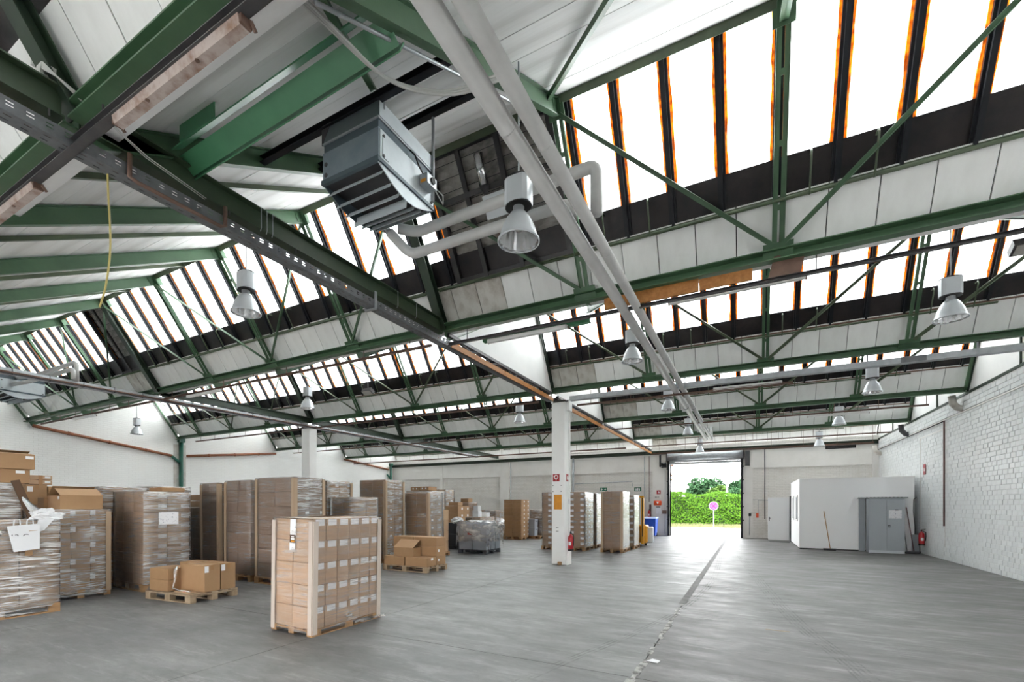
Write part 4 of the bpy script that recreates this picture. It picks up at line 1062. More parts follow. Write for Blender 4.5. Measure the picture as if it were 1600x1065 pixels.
# junction boxes and cables at the overhead joint
jb = thing('junction_box', 'pair of grey junction boxes with looped cables on the overhead joint', 'junction box', (XA - .15, T(0) - .15, 5.1))
for i, (x, y, z) in enumerate(((XA - .06, T(0) - .21, 5.25), (XA + .0, T(0) - .20, 5.12))):
    part('box_shell', MB().bar((x - .05, y, z - .06), (x - .02, y, z + .06), .09, .09, (0, 1, 0)), 'cable', jb)
for i in range(4):
    part('cable_loop', MB().tube([(XA + .03, T(0) - .22, 5.12 - .015 * i), (XA + .10, T(0) - .26, 5.10 - .015 * i), (XA + .16, T(0) - .20, 5.02), (XA + .17, T(0) - .05, 4.97 - .01 * i)], .008, 6), 'cable', jb, smooth=True)
part('cable_tail', MB().tube([(XA + .17, T(0) - .05, 4.97), (XA + .14, T(0) + .4, 4.80), (XA + .05, T(0) + .95, 4.78)], .0045, 6), 'cable', jb, smooth=True)
part('cable_tail', MB().tube([(XA + .19, T(0) - .05, 4.95), (XA + .18, T(0) + .4, 4.79), (XA + .08, T(0) + .95, 4.78)], .0045, 6), 'cable', jb, smooth=True)
hc = thing('hanging_cable', 'yellow cable hanging in a curve from the tray at upper left', 'cable', (-6.1, 3.4, 4.5))
part('strand', MB().tube(curve_pts([(-5.02, 1.92, 4.72), (-5.03, 1.93, 4.45), (-5.04, 1.95, 4.0), (-5.09, 1.94, 3.66), (-5.19, 1.93, 3.46)]), .008, 6), 'cableyellow', hc, smooth=True)
cc = thing('cable_bundle', 'pale cables sagging between the roof beams beside the white pipes', 'cable', (-2.6, 2.3, 5.2))
for i, o in enumerate((0, .03, .055)):
    part('strand', MB().tube(curve_pts([(-2.45 - .25 + o, 1.75, 5.02), (-2.62 + o, 2.2, 5.02 - o * .4), (-2.50 + o, 2.7, 5.0 - o), (-2.2 + o, 3.1, 5.10 - o), (-1.75 + o, 3.28, 5.22 - o)]), .011, 6), 'cable', cc, smooth=True)
c3 = thing('cable_bundle', 'grey conduit along the green rafter above the white pipes', 'cable', (-2.3, 3, 5.5))
part('strand', MB().tube([(-2.33, 1.9, 4.72), (-2.33, 3.2, 5.44), (-2.33, 5.0, 6.43)], .014, 6), 'galv', c3, smooth=True)
c4 = thing('roof_brace', 'thin green brace rising from the ridge joint across the roof boards', 'brace', (-2.2, 5.4, 6.8))
part('angle_bar', MB().bar((-2.24, 5.30, 6.80), (-.25, 2.83, 5.44), .055, .05, (0, -.5, .85)), 'green', c4)
c5 = thing('roof_brace', 'thin green brace across the roof boards left of the white pipes', 'brace', (-2.9, 2.7, 5.4))
part('angle_bar', MB().bar((-2.42, 1.95, 4.95), (-3.95, 4.50, 6.37), .055, .05, (0, -.5, .85)), 'green', c5)

# ------------------------------------------------------------------ high-bay lamps
def lamp(label, x, y, zb, ztop, first=[None]):
    if first[0] is None:
        t = thing('high_bay_lamp', label, 'lamp', (x, y, zb), group='high-bay lamps')
        m = MB(); pr = []
        for k in range(16):
            a = 2 * math.pi * (k + .5) / 16
            c_, s_ = math.cos(a), math.sin(a)
            q = (abs(c_) ** 4 + abs(s_) ** 4) ** -.25
            pr.append((.135 * c_ * q, .105 * s_ * q))
        b = len(m.v)
        for z in (.36, .62): m.v += [(px, py, z) for px, py in pr]
        for k in range(16): m.f.append((k, (k + 1) % 16, 16 + (k + 1) % 16, 16 + k))
        m.f.append(tuple(range(16, 32))); m.f.append(tuple(reversed(range(16))))
        lpart('gear_housing', m, 'lampbody', t)
        m = MB(); m.lathe([(.0, 0), (.142, 0), (.142, .014), (0, .014)], seg=20, sx=1, sy=.8)
        lpart('top_gasket', m, 'rubber', t, (0, 0, .62))
        lpart('lower_gasket', m, 'rubber', t, (0, 0, .345))
        lpart('neck', MB().lathe([(.055, .26), (.06, .36)], seg=18), 'galv', t, smooth=True)
        prof = [(.062, .285), (.085, .275), (.125, .22), (.165, .14), (.19, .06), (.20, .012), (.213, 0), (.213, -.012)]
        lpart('reflector_shell', MB().lathe(prof, seg=32), 'lampbody', t, smooth=True)
        inn = [(max(0.001, r - .006), z - .004) for r, z in prof[:-1]]
        m = MB(); seg = 32
        for i, (r, z) in enumerate(inn):
            for k in range(seg):
                a = 2 * math.pi * k / seg; rr = r * (1.0 if k % 2 else .93)
                m.v.append((rr * math.cos(a), rr * math.sin(a), z))
        for i in range(len(inn) - 1):
            for k in range(seg): m.f.append((i * seg + k, i * seg + (k + 1) % seg, (i + 1) * seg + (k + 1) % seg, (i + 1) * seg + k))
        lpart('ribbed_inside', m, 'reflector', t)
        lpart('bulb', MB().lathe([(.0, .09), (.03, .10), (.045, .14), (.035, .20), (.02, .28)], seg=12), 'lampglass', t, smooth=True)
        lpart('rim', MB().lathe([(.205, .002), (.218, .004), (.218, -.012), (.205, -.012)], seg=32), 'lampbody', t, smooth=True)
        rod = MB().tube([(0, 0, 0), (0, 0, 1)], .009, 8).mesh('suspension_rod', 'galv', True)
        r = part('suspension_rod', rod, None, t, local=Matrix.Translation((0, 0, .63)) @ Matrix.Diagonal((1, 1, ztop - zb - .63, 1)))
        lpart('hanger_cap', MB().box(-.03, .03, -.02, .02, .63, .67), 'galv', t)
        first[0] = t; return t
    src = first[0]
    t = src.copy(); link(t, None, Matrix.Translation((x, y, zb))); t['label'] = label
    for c in list(src.children):
        d_ = c.copy(); COL.objects.link(d_); d_.parent = t
        if c.name.startswith('suspension_rod'): d_.matrix_basis = Matrix.Translation((0, 0, .63)) @ Matrix.Diagonal((1, 1, ztop - zb - .63, 1))
    return t
def lz(y, n): return soff(y, n) - .005
for x, y, zb, n, lb in (
    (-2.107, 4.20, 4.40, 1, 'grey bell lamp hanging nearest, just left of the thick white pipes'),
    (-7.05, 4.45, 4.72, 1, 'grey bell lamp at upper left in front of the nearest window row'),
    (2.80, 9.5, 4.60, 2, 'grey bell lamp at the right edge under the second window row'),
    (-2.14, 9.5, 4.66, 2, 'grey bell lamp just left of the white pipes in the second bay'),
    (-12.0, 9.5, 4.66, 2, 'grey bell lamp above the distant pillar, second bay'),
    (-22.3, 9.5, 4.62, 2, 'grey bell lamp at far left against the white brick wall'),
    (2.80, 14.6, 4.58, 3, 'grey bell lamp right of centre under the third window row'),
    (-2.2, 14.6, 4.62, 3, 'grey bell lamp beside the pipe clamp in the third bay'),
    (-7.28, 14.6, 4.66, 3, 'grey bell lamp left of the near pillar in the third bay'),
    (2.83, 19.7, 4.56, 4, 'small grey bell lamp above the white office, fourth bay'),
    (-2.2, 19.7, 4.58, 4, 'small grey bell lamp left of the pipe ends, fourth bay'),
    (2.83, 24.8, 4.40, 5, 'smallest bell lamp near the back wall above the office'),
    (-2.2, 24.8, 4.40, 5, 'smallest bell lamp near the back wall before the loading door')):
    lamp(lb, x, y, zb, lz(y, n))
# flood lights
for x, y, z, lb in ((-9.6, 9.6, 5.0, 'small flood light hanging among the left window rows'), (2.95, 7.6, 4.83, 'black flood light at the right edge under the nearest truss')):
    f = thing('flood_light', lb, 'lamp', (x, y, z), group='flood lights')
    part('housing', MB().bar((x - .17, y, z - .08), (x + .17, y, z - .08), .16, .10, (0, -.5, -.85)), 'darksteel', f)
    part('front_glass', MB().bar((x - .15, y - .035, z - .135), (x + .15, y - .035, z - .135), .14, .012, (0, -.5, -.85)), 'lampglass', f)
    part('yoke', MB().tube([(x, y, z - .05), (x, y, z + .15), (x + .02, y, z + (.9 if x < 0 else .1))], .014, 6), 'darksteel', f)
# drain pipes on the left wall
def drain(label, pts):
    t = thing('drain_pipe', label, 'pipe', pts[0], group='brown drain pipes on the left wall')
    part('pipe_run', MB().tube(pts, .062, 12), 'copper', t, smooth=True)
    a, b = Vector(pts[0]), Vector(pts[-1])
    for k in (.22, .5, .78):
        c = a.lerp(b, k); part('socket_ring', MB().tube([c - (b - a).normalized() * .04, c + (b - a).normalized() * .04], .075, 12), 'copper', t, smooth=True)
    return t
xw = XL + .1
drain('brown drain pipe sloping down the left wall from the nearest truss', [(xw, 6.95, 4.72), (xw, 7.05, 4.70), (xw, 11.65, 4.03)])
drain('brown drain pipe sloping back from the third truss to the green downpipe', [(xw, 16.95, 4.66), (xw, 12.3, 4.08)])
drain('brown drain pipe on the left wall sloping to the far corner', [(xw, 21.95, 4.80), (xw, 26.2, 4.40)])
for y, lb in ((12.05, 'dark green downpipe on the left wall between the drain pipes'), (26.45, 'dark green downpipe in the far left corner')):
    t = thing('downpipe', lb, 'pipe', (xw, y, 0), group='dark green downpipes')
    part('pipe_run', MB().tube([(xw, y, 0), (xw, y, 4.82)], .085, 14), 'bottle', t, smooth=True)
    part('inlet_bend', MB().tube([(xw, y - .42, 4.02), (xw, y - .2, 3.85), (xw, y, 3.7)], .06, 12), 'bottle', t, smooth=True)
    part('hopper', MB().box(xw - .12, xw + .12, y - .12, y + .12, 4.70, 4.9), 'bottle', t)
    part('peeled_plaster', MB().box(XL - .01, XL + .008, y - .28, y + .25, 1.2, 4.6), 'dirtyplank', t)
# ------------------------------------------------------------------ loading door
dr = thing('door_1', 'open roller shutter with its barrel above the loading door', None, ((DX0 + DX1) / 2, YB, DZ), kind='structure')
part('shutter_roll', MB().tube([(DX0 - .1, YB - .32, 4.36), (DX1 + .1, YB - .32, 4.36)], .21, 20), 'galv', dr, smooth=True)
m = MB(); z = 4.0
for k in range(4):
    part('slat', MB().box(DX0, DX1, YB - .22 + .006 * (k % 2), YB - .195, z + k * .075, z + k * .075 + .07), 'galv', dr)
part('bottom_rail', MB().box(DX0, DX1, YB - .23, YB - .18, 3.95, 4.0), 'lampbody', dr)
for x, s in ((DX0, -1), (DX1, 1)):
    part('guide_rail', MB().box(x - .05 + .05 * s, x + .05 + .05 * s, YB - .26, YB - .14, 0, 4.2), 'bar', dr)
    for z in (.9, 1.6, 2.3, 3.0, 3.7):
        part('guide_bracket', MB().box(x + .05 * s, x + .15 * s, YB - .24, YB - .18, z, z + .05), 'bar', dr)
    part('barrel_bracket', MB().box(x + .12 * s - .015, x + .12 * s + .015, YB - .55, YB, 4.1, 4.62), 'darksteel', dr)
part('motor', MB().tube([(DX0 - .16, YB - .32, 3.98), (DX0 - .42, YB - .32, 3.98)], .11, 12).box(DX0 - .40, DX0 - .14, YB - .4, YB - .24, 3.8, 3.98).box(DX0 - .52, DX0 - .44, YB - .4, YB - .24, 3.85, 4.5), 'bar', dr)
part('counter_box', MB().box(DX1 + .2, DX1 + .42, YB - .5, YB - .2, 3.75, 4.5), 'darksteel', dr)

# conduits, signs and boxes on the back wall
def conduit(label, pts, r=.02, mat='galv', cat='conduit'):
    t = thing('conduit', label, cat, pts[0], group='wall conduits'); part('tube_run', MB().tube(pts, r, 8), mat, t, smooth=True); return t
yb = YB - .15
conduit('grey conduit down the back wall left of the near pillar', [(-13.95, yb, 0), (-13.95, yb, 4.5)], .035)
conduit('thick grey conduit on the back wall just right of the near pillar', [(-9.6, yb, 1.0), (-9.6, yb, 4.6)], .06)
conduit('grey conduit running level over the wrapped pallets to the exit sign', [(-9.5, yb, 3.02), (-6.0, yb, 3.08), (-6.0, yb, 2.8)], .025)
conduit('grey conduit between exit sign and loading door, left one', [(-5.3, yb, 0.3), (-5.3, yb, 4.5)], .03)
conduit('thin conduit between exit sign and loading door, right one', [(-5.05, yb, 1.9), (-5.05, yb, 4.5)], .018, 'brownsteel')
conduit('thin conduit beside the left door guide', [(-4.18, yb, .1), (-4.18, yb, 3.7)], .015)
conduit('dark cable dropping on the back wall right of the loading door', [(.72, yb, 1.0), (.72, yb, 4.6)], .022, 'darksteel')
conduit('conduit frame between loading door and grey steel door', [(.18, yb, 1.98), (.42, yb, 1.98), (.42, yb, 1.3), (.02, yb, 1.3), (.02, yb, .15)], .015)
conduit('conduit linking the door frame to the dark cable', [(.42, yb, 1.97), (.95, yb, 1.95)], .015)
conduit('dark red conduit on the right brick wall', [(XR - .06, 18.53, 1.05), (XR - .06, 18.53, 4.27)], .022, 'handledark')
conduit('dark conduit along the ledge of the right brick wall', [(XR - .06, 18.53, 4.27), (XR - .06, 26.6, 4.27)], .018, 'cabledark')
sw = thing('wall_switch', 'black and red switches right of the loading door', 'switch', (.1, yb, 1.28))
part('switch_box', MB().box(-.02, .10, yb - .05, yb + .03, 1.14, 1.28), 'rubber', sw)
part('emergency_button', MB().box(.32, .44, yb - .06, yb + .03, 1.06, 1.30), 'callbox', sw)
sl = thing('wall_switch', 'dark door control on the left door post', 'switch', (-4.25, yb, 1.3))
part('switch_box', MB().box(-4.32, -4.1, yb - .08, yb + .03, 1.22, 1.42), 'brownsteel', sl)
def runner(s, base):
    part('arrow_symbol', MB().prism([(.04, -.02, .008), (.12, -.02, .008), (.12, -.05, .008), (.17, .0, .008), (.12, .05, .008), (.12, .02, .008), (.04, .02, .008)], (0, 0, .004)), 'signwhite', s, world=base)
    part('figure_symbol', MB().box(-.15, -.09, -.07, .03, .008, .012).box(-.13, -.10, .04, .075, .008, .012).box(-.09, -.03, -.02, .02, .008, .012), 'signwhite', s, world=base)
def runner2(s, base):
    part('figure_symbol', MB().box(-.12, -.07, -.07, .03, .008, .012).box(-.11, -.08, .04, .07, .008, .012).box(.07, .12, -.07, .03, .008, .012).box(.08, .11, .04, .07, .008, .012), 'signwhite', s, world=base)
    part('doorway_symbol', MB().box(-.02, .03, -.07, .08, .008, .012), 'signwhite', s, world=base)
sign('green exit sign with arrow above the first white wrapped pallets', 'sign', (-7.69, yb - .02, 2.66), .42, .19, 'ny', 'signgreen', runner)
sign('green exit sign above the yellow stacker', 'sign', (-5.68, yb - .02, 2.62), .40, .22, 'ny', 'signgreen', runner2)
sign('red extinguisher sign on the left post of the loading door', 'sign', (-4.52, yb - .02, 2.44), .22, .22, 'ny', 'signred', ext_symbol)
num = thing('number_plate', 'small black figures on the left post of the loading door', 'sign', (-4.62, yb, 2.16))
part('plate', MB().box(-4.80, -4.42, yb - .006, yb + .03, 2.09, 2.23), 'band', num)
text('figures', '812', .15, 'bar', num, FACE_NY((-4.61, yb - .01, 2.15)))
cb = thing('alarm_box', 'orange red alarm box on the left post of the loading door', 'alarm box', (-4.55, yb, 1.83))
part('box_shell', bevbox(.42, .12, .26, .03, 'callbox', 'box_shell'), None, cb, world=Matrix.Translation((-4.57, yb - .05, 1.70)))
part('pictogram', MB().prism([(-4.64, yb - .115, 1.90), (-4.50, yb - .115, 1.90), (-4.545, yb - .115, 1.80), (-4.56, yb - .115, 1.76), (-4.575, yb - .115, 1.80)], (0, .004, 0)), 'signwhite', cb)
nt = thing('notice', 'white notice sheet under the orange red alarm box', 'notice', (-4.55, yb, 1.45))
part('sheet', MB().box(-4.68, -4.42, yb - .008, yb + .03, 1.22, 1.6), 'textpaper', nt)
part('clip', MB().box(-4.66, -4.44, yb - .012, yb - .006, 1.58, 1.62), 'bar', nt)
rp_ = thing('fire_hose_pipe', 'dark red standpipe behind the blue bin', 'pipe', (-5.0, yb, .9))
part('pipe_run', MB().tube([(-4.98, yb - .03, .9), (-4.98, yb - .03, 1.75)], .055, 10), 'handledark', rp_)
vt = thing('wall_vent', 'dark vent slot on the back wall near the right corner', 'vent', (3.9, YB, 4.5))
part('opening_frame', MB().box(3.3, 4.5, YB - .10, YB - .06, 4.42, 4.62), 'bar', vt)
for k in range(3): part('slat', MB().box(3.33, 4.47, YB - .115, YB - .10, 4.44 + k * .06, 4.47 + k * .06), 'darksteel', vt)
for k, (y, z) in enumerate(((17.3, 4.45), (22.2, 4.4), (26.3, 4.1))):
    d_ = thing('rainwater_spout', 'grey pipe elbow at the top of the right wall, %s' % ('nearest of three', 'middle of three', 'farthest of three at the corner')[k], 'pipe', (XR, y, z), group='rainwater elbows')
    part('elbow', MB().tube([(XR - .25, y, z + .35), (XR - .22, y, z + .12), (XR - .12, y, z), (XR + .05, y, z - .06)], .09, 12), 'dirtyplank' if k != 1 else 'darksteel', d_, smooth=True)
rs = sign('small red sign on the right brick wall above the office corner', 'sign', (XR - .02, 20.42, 2.92), .20, .36, 'nx', 'signred', ext_symbol)

# ------------------------------------------------------------------ white office box, steel door, cabinet, brooms
OX0, OX1, OY0, OY1, OZ = 1.74, 5.20, 20.9, 24.9, 2.69
of = thing('office_cabin', 'white panelled office cabin in the right rear corner', 'cabin', ((OX0 + OX1) / 2, 22.9, 0))
of_m = MB()
of_m.box(OX0, OX1, OY0, OY0 + .08, .04, OZ).box(OX0, OX0 + .08, OY0 + .08, OY1, .04, OZ).box(OX0, OX1, OY1 - .08, OY1, .04, OZ).box(OX1 - .08, OX1, OY0 + .08, OY1 - .08, .04, OZ)
part('walls', of_m, 'office', of)
part('roof_panel', MB().box(OX0 - .01, OX1 + .01, OY0 - .01, OY1 + .01, OZ, OZ + .03), 'office', of)
part('plinth', MB().box(OX0 + .02, OX1, OY0 + .02, OY1, 0, .04), 'rubber', of)
for a, b in ((OX0 + .01, 3.70), (4.80, OX1)):
    part('skirting', MB().box(a, b, OY0 - .012, OY0, .04, .13), 'office', of)
for y0_, y1_ in ((21.45, 22.25), (23.2, 23.9)):
    w_ = part('window_frame', MB().box(OX0 - .02, OX0, y0_, y1_, 1.06, 1.12).box(OX0 - .02, OX0, y0_, y1_, 2.02, 2.10).box(OX0 - .02, OX0, y0_, y0_ + .06, 1.06, 2.10).box(OX0 - .02, OX0, y1_ - .06, y1_, 1.06, 2.10), 'white', of)
    part('glass', MB().box(OX0 - .010, OX0 - .004, y0_ + .06, y1_ - .06, 1.12, 2.02), 'glass', w_)
part('door_post', MB().box(OX0 - .06, OX0 + .02, 24.80, 24.95, .0, 2.12), 'darksteel', of)
ln = thing('steel_door', 'light grey steel door standing open behind the office cabin', 'door', (OX0 - .05, 24.98, 0), (0, 0, R(158)))
lpart('leaf', bevbox(.93, .05, 2.03, .006, 'doorgrey', 'leaf'), None, ln, (.47, 0, .04))
lpart('handle_plate', MB().box(.86, .90, .025, .032, .95, 1.15), 'rubber', ln)
lpart('lever', MB().tube([(.88, .03, 1.08), (.88, .075, 1.08), (.78, .08, 1.08)], .012, 8), 'rubber', ln)
mt_ = thing('door_mat', 'dark door mat on the floor at the grey steel door', 'mat', (1.35, 24.3, 0))
part('mat', MB().box(.85, 1.65, 24.15, 24.65, 0, .012), 'rubber', mt_)

cab = thing('steel_cabinet', 'tall grey two-door steel cabinet against the office cabin', 'cabinet', (4.28, 20.55, 0))
cx0, cx1, cy0, cy1 = 3.80, 4.80, 20.33, 20.78
part('body', MB().box(cx0, cx1, cy0 + .02, cy1, .0, 1.93), 'cabinetedge', cab)
for k, (a, b) in enumerate(((cx0 + .005, (cx0 + cx1) / 2 - .004), ((cx0 + cx1) / 2 + .004, cx1 - .005))):
    d_ = part('door', MB().box(a, b, cy0, cy0 + .02, .10, 1.92), 'cabinet', cab)
    if k == 1:
        part('handle', MB().box(a + .03, a + .10, cy0 - .02, cy0, .92, 1.0), 'rubber', d_)
        part('lock', MB().box(a + .045, a + .085, cy0 - .024, cy0 - .02, .945, .975), 'galv', d_)
part('base_panel', MB().box(cx0, cx1, cy0 + .004, cy0 + .02, 0, .095), 'lampbody', cab)
for k in range(2):
    nn_ = thing('notice', 'white notice sheet clipped on the cabinet door, %s' % ('left half' if k == 0 else 'right half'), 'notice', (4.45 + k * .17, cy0, 1.45), group='cabinet notices')
    part('sheet', MB().box(4.36 + k * .18, 4.535 + k * .18, cy0 - .004, cy0 - .001, 1.23, 1.52), 'textpaper', nn_)
ml = thing('magnet_clip', 'black magnetic clip holding the cabinet notices', 'clip', (4.57, cy0, 1.52))
part('clip', MB().box(4.53, 4.62, cy0 - .012, cy0 - .003, 1.515, 1.545), 'rubber', ml)
rl = thing('coat_rail', 'grey perforated rail on the cabin wall above the steel cabinet', 'rail', (4.3, 20.8, 1.96))
part('rail', MB().box(3.56, 5.0, 20.77, 20.895, 1.94, 1.955).box(3.56, 5.0, 20.77, 20.778, 1.94, 1.985), 'galv', rl)
m = MB(); x = 3.8
while x < 4.8: m.box(x, x + .05, 20.764, 20.77, 1.965, 1.98); x += .11
part('slots', m, 'bar', rl, kind='stuff')
pc = thing('cable_pole', 'grey steel profile leaning beside the cabinet', 'profile', (3.66, 20.8, 0))
part('profile', MB().box(3.60, 3.78, 20.80, 20.885, 0.02, 1.93), 'cabinetedge', pc)

def broom(label, x, y, top, base_x, mat, head=True, hy=20.88, base_y=20.62):
    t = thing('broom', label, 'broom', (base_x, base_y, 0), group='brooms and handles leaning on the cabin')
    part('handle', MB().tube([(base_x, base_y, .05), (x, hy, top)], .014, 8), mat, t, smooth=True)
    if head:
        part('head', MB().box(base_x - .22, base_x + .18, base_y - .03, base_y + .04, .04, .08), 'handlegrey', t)
        part('bristles', MB().box(base_x - .21, base_x + .17, base_y - .02, base_y + .03, 0, .04), 'rubber', t, kind='stuff')
    return t
broom('broom with raw wooden handle leaning on the white cabin wall', 2.53, 20.88, 1.47, 2.70, 'broom')
broom('dark grey handle leaning just right of the steel cabinet', 4.84, 20.88, 1.45, 4.93, 'handlegrey', False)
broom('dark red mop handle leaning between cabinet and grey board', 4.97, 20.88, 1.62, 5.12, 'handledark', True)
bd = thing('board', 'grey board standing against the cabin corner by the extinguisher', 'board', (5.24, 20.7, 0))
part('panel', MB().box(5.10, 5.30, 20.80, 20.83, 0, .66), 'cabinetedge', bd)
cw = thing('cable', 'dark cable dropping down the cabin corner beside the grey board', 'cable', (5.22, 20.85, 1.9))
part('strand', MB().tube([(5.25, 20.86, 1.98), (5.17, 20.86, 1.9), (5.16, 20.86, 1.5), (5.2, 20.86, .9), (5.19, 20.85, .1)], .012, 6), 'cabledark', cw, smooth=True)

# ------------------------------------------------------------------ bin and stacker
bn = thing('wheelie_bin', 'blue wheelie bin beside the loading door', 'bin', (-4.75, 25.7, 0), (0, 0, 0))
v = [(-.24, -.26, .06), (.24, -.26, .06), (.24, .28, .06), (-.24, .28, .06), (-.29, -.34, .98), (.29, -.34, .98), (.29, .36, .98), (-.29, .36, .98)]
lpart('body', MB()._box8(v), 'blue', bn)
lpart('rim', MB().box(-.31, .31, -.36, .38, .95, .99), 'blue', bn)
lpart('lid', MB().prism([(-.31, -.38, .99), (-.31, .38, .99), (-.31, .36, 1.06), (-.31, -.30, 1.05)], (.62, 0, 0)), 'bluelid', bn)
lpart('handle', MB().tube([(-.25, .38, 1.0), (-.25, .46, 1.02), (.25, .46, 1.02), (.25, .38, 1.0)], .018, 8), 'blue', bn)
for s in (-1, 1): lpart('wheel', MB().tube([(s * .20, .27, .10), (s * .27, .27, .10)], .10, 16), 'rubber', bn)
st = thing('pallet_stacker', 'yellow pallet stacker parked behind the white wrapped pallets', 'stacker', (-4.0, 18.9, 0))
for x in (-4.28, -3.90): part('mast_rail', MB().box(x - .05, x + .05, 19.15, 19.30, .05, 2.08), 'yellow', st)
part('mast_head', MB().box(-4.33, -3.85, 19.16, 19.29, 2.0, 2.08), 'yellow', st)
part('mast_groove', MB().box(-3.915, -3.885, 19.145, 19.15, .4, 2.0), 'bar', st)
part('body', bevbox(.62, .55, .75, .05, 'yellow', 'body'), None, st, world=Matrix.Translation((-4.08, 19.60, .12)))
part('cover', bevbox(.5, .22, .7, .05, 'lampbody', 'cover'), None, st, world=Matrix.Translation((-3.82, 19.75, .1)))
part('fork', MB().box(-4.33, -4.18, 18.76, 19.2, .06, .10).box(-4.0, -3.85, 18.76, 19.2, .06, .10), 'darksteel', st)
part('tiller', MB().tube([(-4.08, 19.85, .7), (-4.08, 20.1, 1.15)], .025, 8), 'rubber', st)
part('chain', MB().box(-4.10, -4.06, 19.2, 19.24, .3, 2.0), 'bar', st)
for x in (-4.3, -3.86): part('wheel', MB().tube([(x - .04, 19.65, .08), (x + .04, 19.65, .08)], .08, 14), 'rubber', st)

# ------------------------------------------------------------------ pallets and cartons
def pallet_parts(par, w, l, z=0.0, whole=False, mat='wood', zs=1.0):
    """EUR pallet, near corner at (0,0), reaching to (-w, l); boards run along the longer side"""
    alongx = w >= l
    A, B = (w, l) if alongx else (l, w)          # A = long side, B = short side
    def bx(a0, a1, b0, b1, z0, z1):
        z0, z1 = z0 * zs, z1 * zs
        if alongx: return (-a1, -a0, b0, b1, z0 + z, z1 + z)
        return (-b1, -b0, a0, a1, z0 + z, z1 + z)
    pcs = []
    for i in range(3):
        b = (0, B / 2 - .05, B - .1)[i]
        pcs.append(('skid_board', bx(0, A, b, b + .10, 0, .022)))
        for j in range(3):
            a = (0, A / 2 - .07, A - .145)[j]
            pcs.append(('block', bx(a, a + .145, b, b + .10, .022, .10)))
    for j in range(3):
        a = (0, A / 2 - .07, A - .145)[j]
        pcs.append(('stringer_board', bx(a, a + .145, 0, B, .10, .122)))
    for i in range(5):
        b = (B - .12) * i / 4
        pcs.append(('deck_board', bx(0, A, b, b + .12, .122, .144)))
    if whole:
        m = MB()
        for _, p in pcs: m.box(*p)
        lpart('pallet', m, mat, par)
    else:
        for nm, p in pcs: lpart(nm, MB().box(*p), mat, par)
film_n = [0]
def film_shell(par, w, l, z0, z1, mat, off=.006, top=True, wav=.006, o=0.0):
    m = MB(); rr = random.Random(int(w * 977 + l * 131 + z1 * 53))
    loop = []
    nx = max(3, int(w / .14)); ny = max(3, int(l / .14))
    for i in range(nx): loop.append((-w * (1 - i / nx) - off * (i == 0) * 0, -off))
    for i in range(ny): loop.append((off, l * i / ny))
    for i in range(nx): loop.append((-w * i / nx, l + off))
    for i in range(ny): loop.append((-w - off, l * (1 - i / ny)))
    nz = max(6, int((z1 - z0) / .09)); N = len(loop)
    for k in range(nz + 1):
        z = z0 + (z1 - z0) * k / nz
        for i, (x, y) in enumerate(loop):
            e = rr.uniform(-wav, wav) * .5 + off * .3
            cx_, cy_ = x + w / 2, y - l / 2
            nl = max(abs(cx_) / (w / 2), abs(cy_) / (l / 2))
            f = 1 + e / max(abs(cx_), abs(cy_))
            m.v.append((-w / 2 + cx_ * f, l / 2 + cy_ * f, z + rr.uniform(-.008, .008) * (0 < k < nz)))
    for k in range(nz):
        for i in range(N):
            m.f.append((k * N + i, k * N + (i + 1) % N, (k + 1) * N + (i + 1) % N, (k + 1) * N + i))
    if top:
        b = len(m.v)
        for i, (x, y) in enumerate(loop):
            cx_, cy_ = x + w / 2, y - l / 2
            m.v.append((-w / 2 + cx_ * .62, l / 2 + cy_ * .62, z1 + .004 + rr.uniform(0, .012)))
        for i in range(N): m.f.append((nz * N + i, nz * N + (i + 1) % N, b + (i + 1) % N, b + i))
    m.v = [(x - o, y + o, z) for x, y, z in m.v]
    side = None
    if isinstance(mat, tuple): mat, side = mat
    o_ = lpart('stretch_film', m, mat, par, smooth=True)
    if side:                                      # right-hand side gets whiter film, its brighter light put into the colour
        o_.data.materials.append(mt[side])
        for p in o_.data.polygons:
            if p.normal.x > .75: p.material_index = 1
    return o_
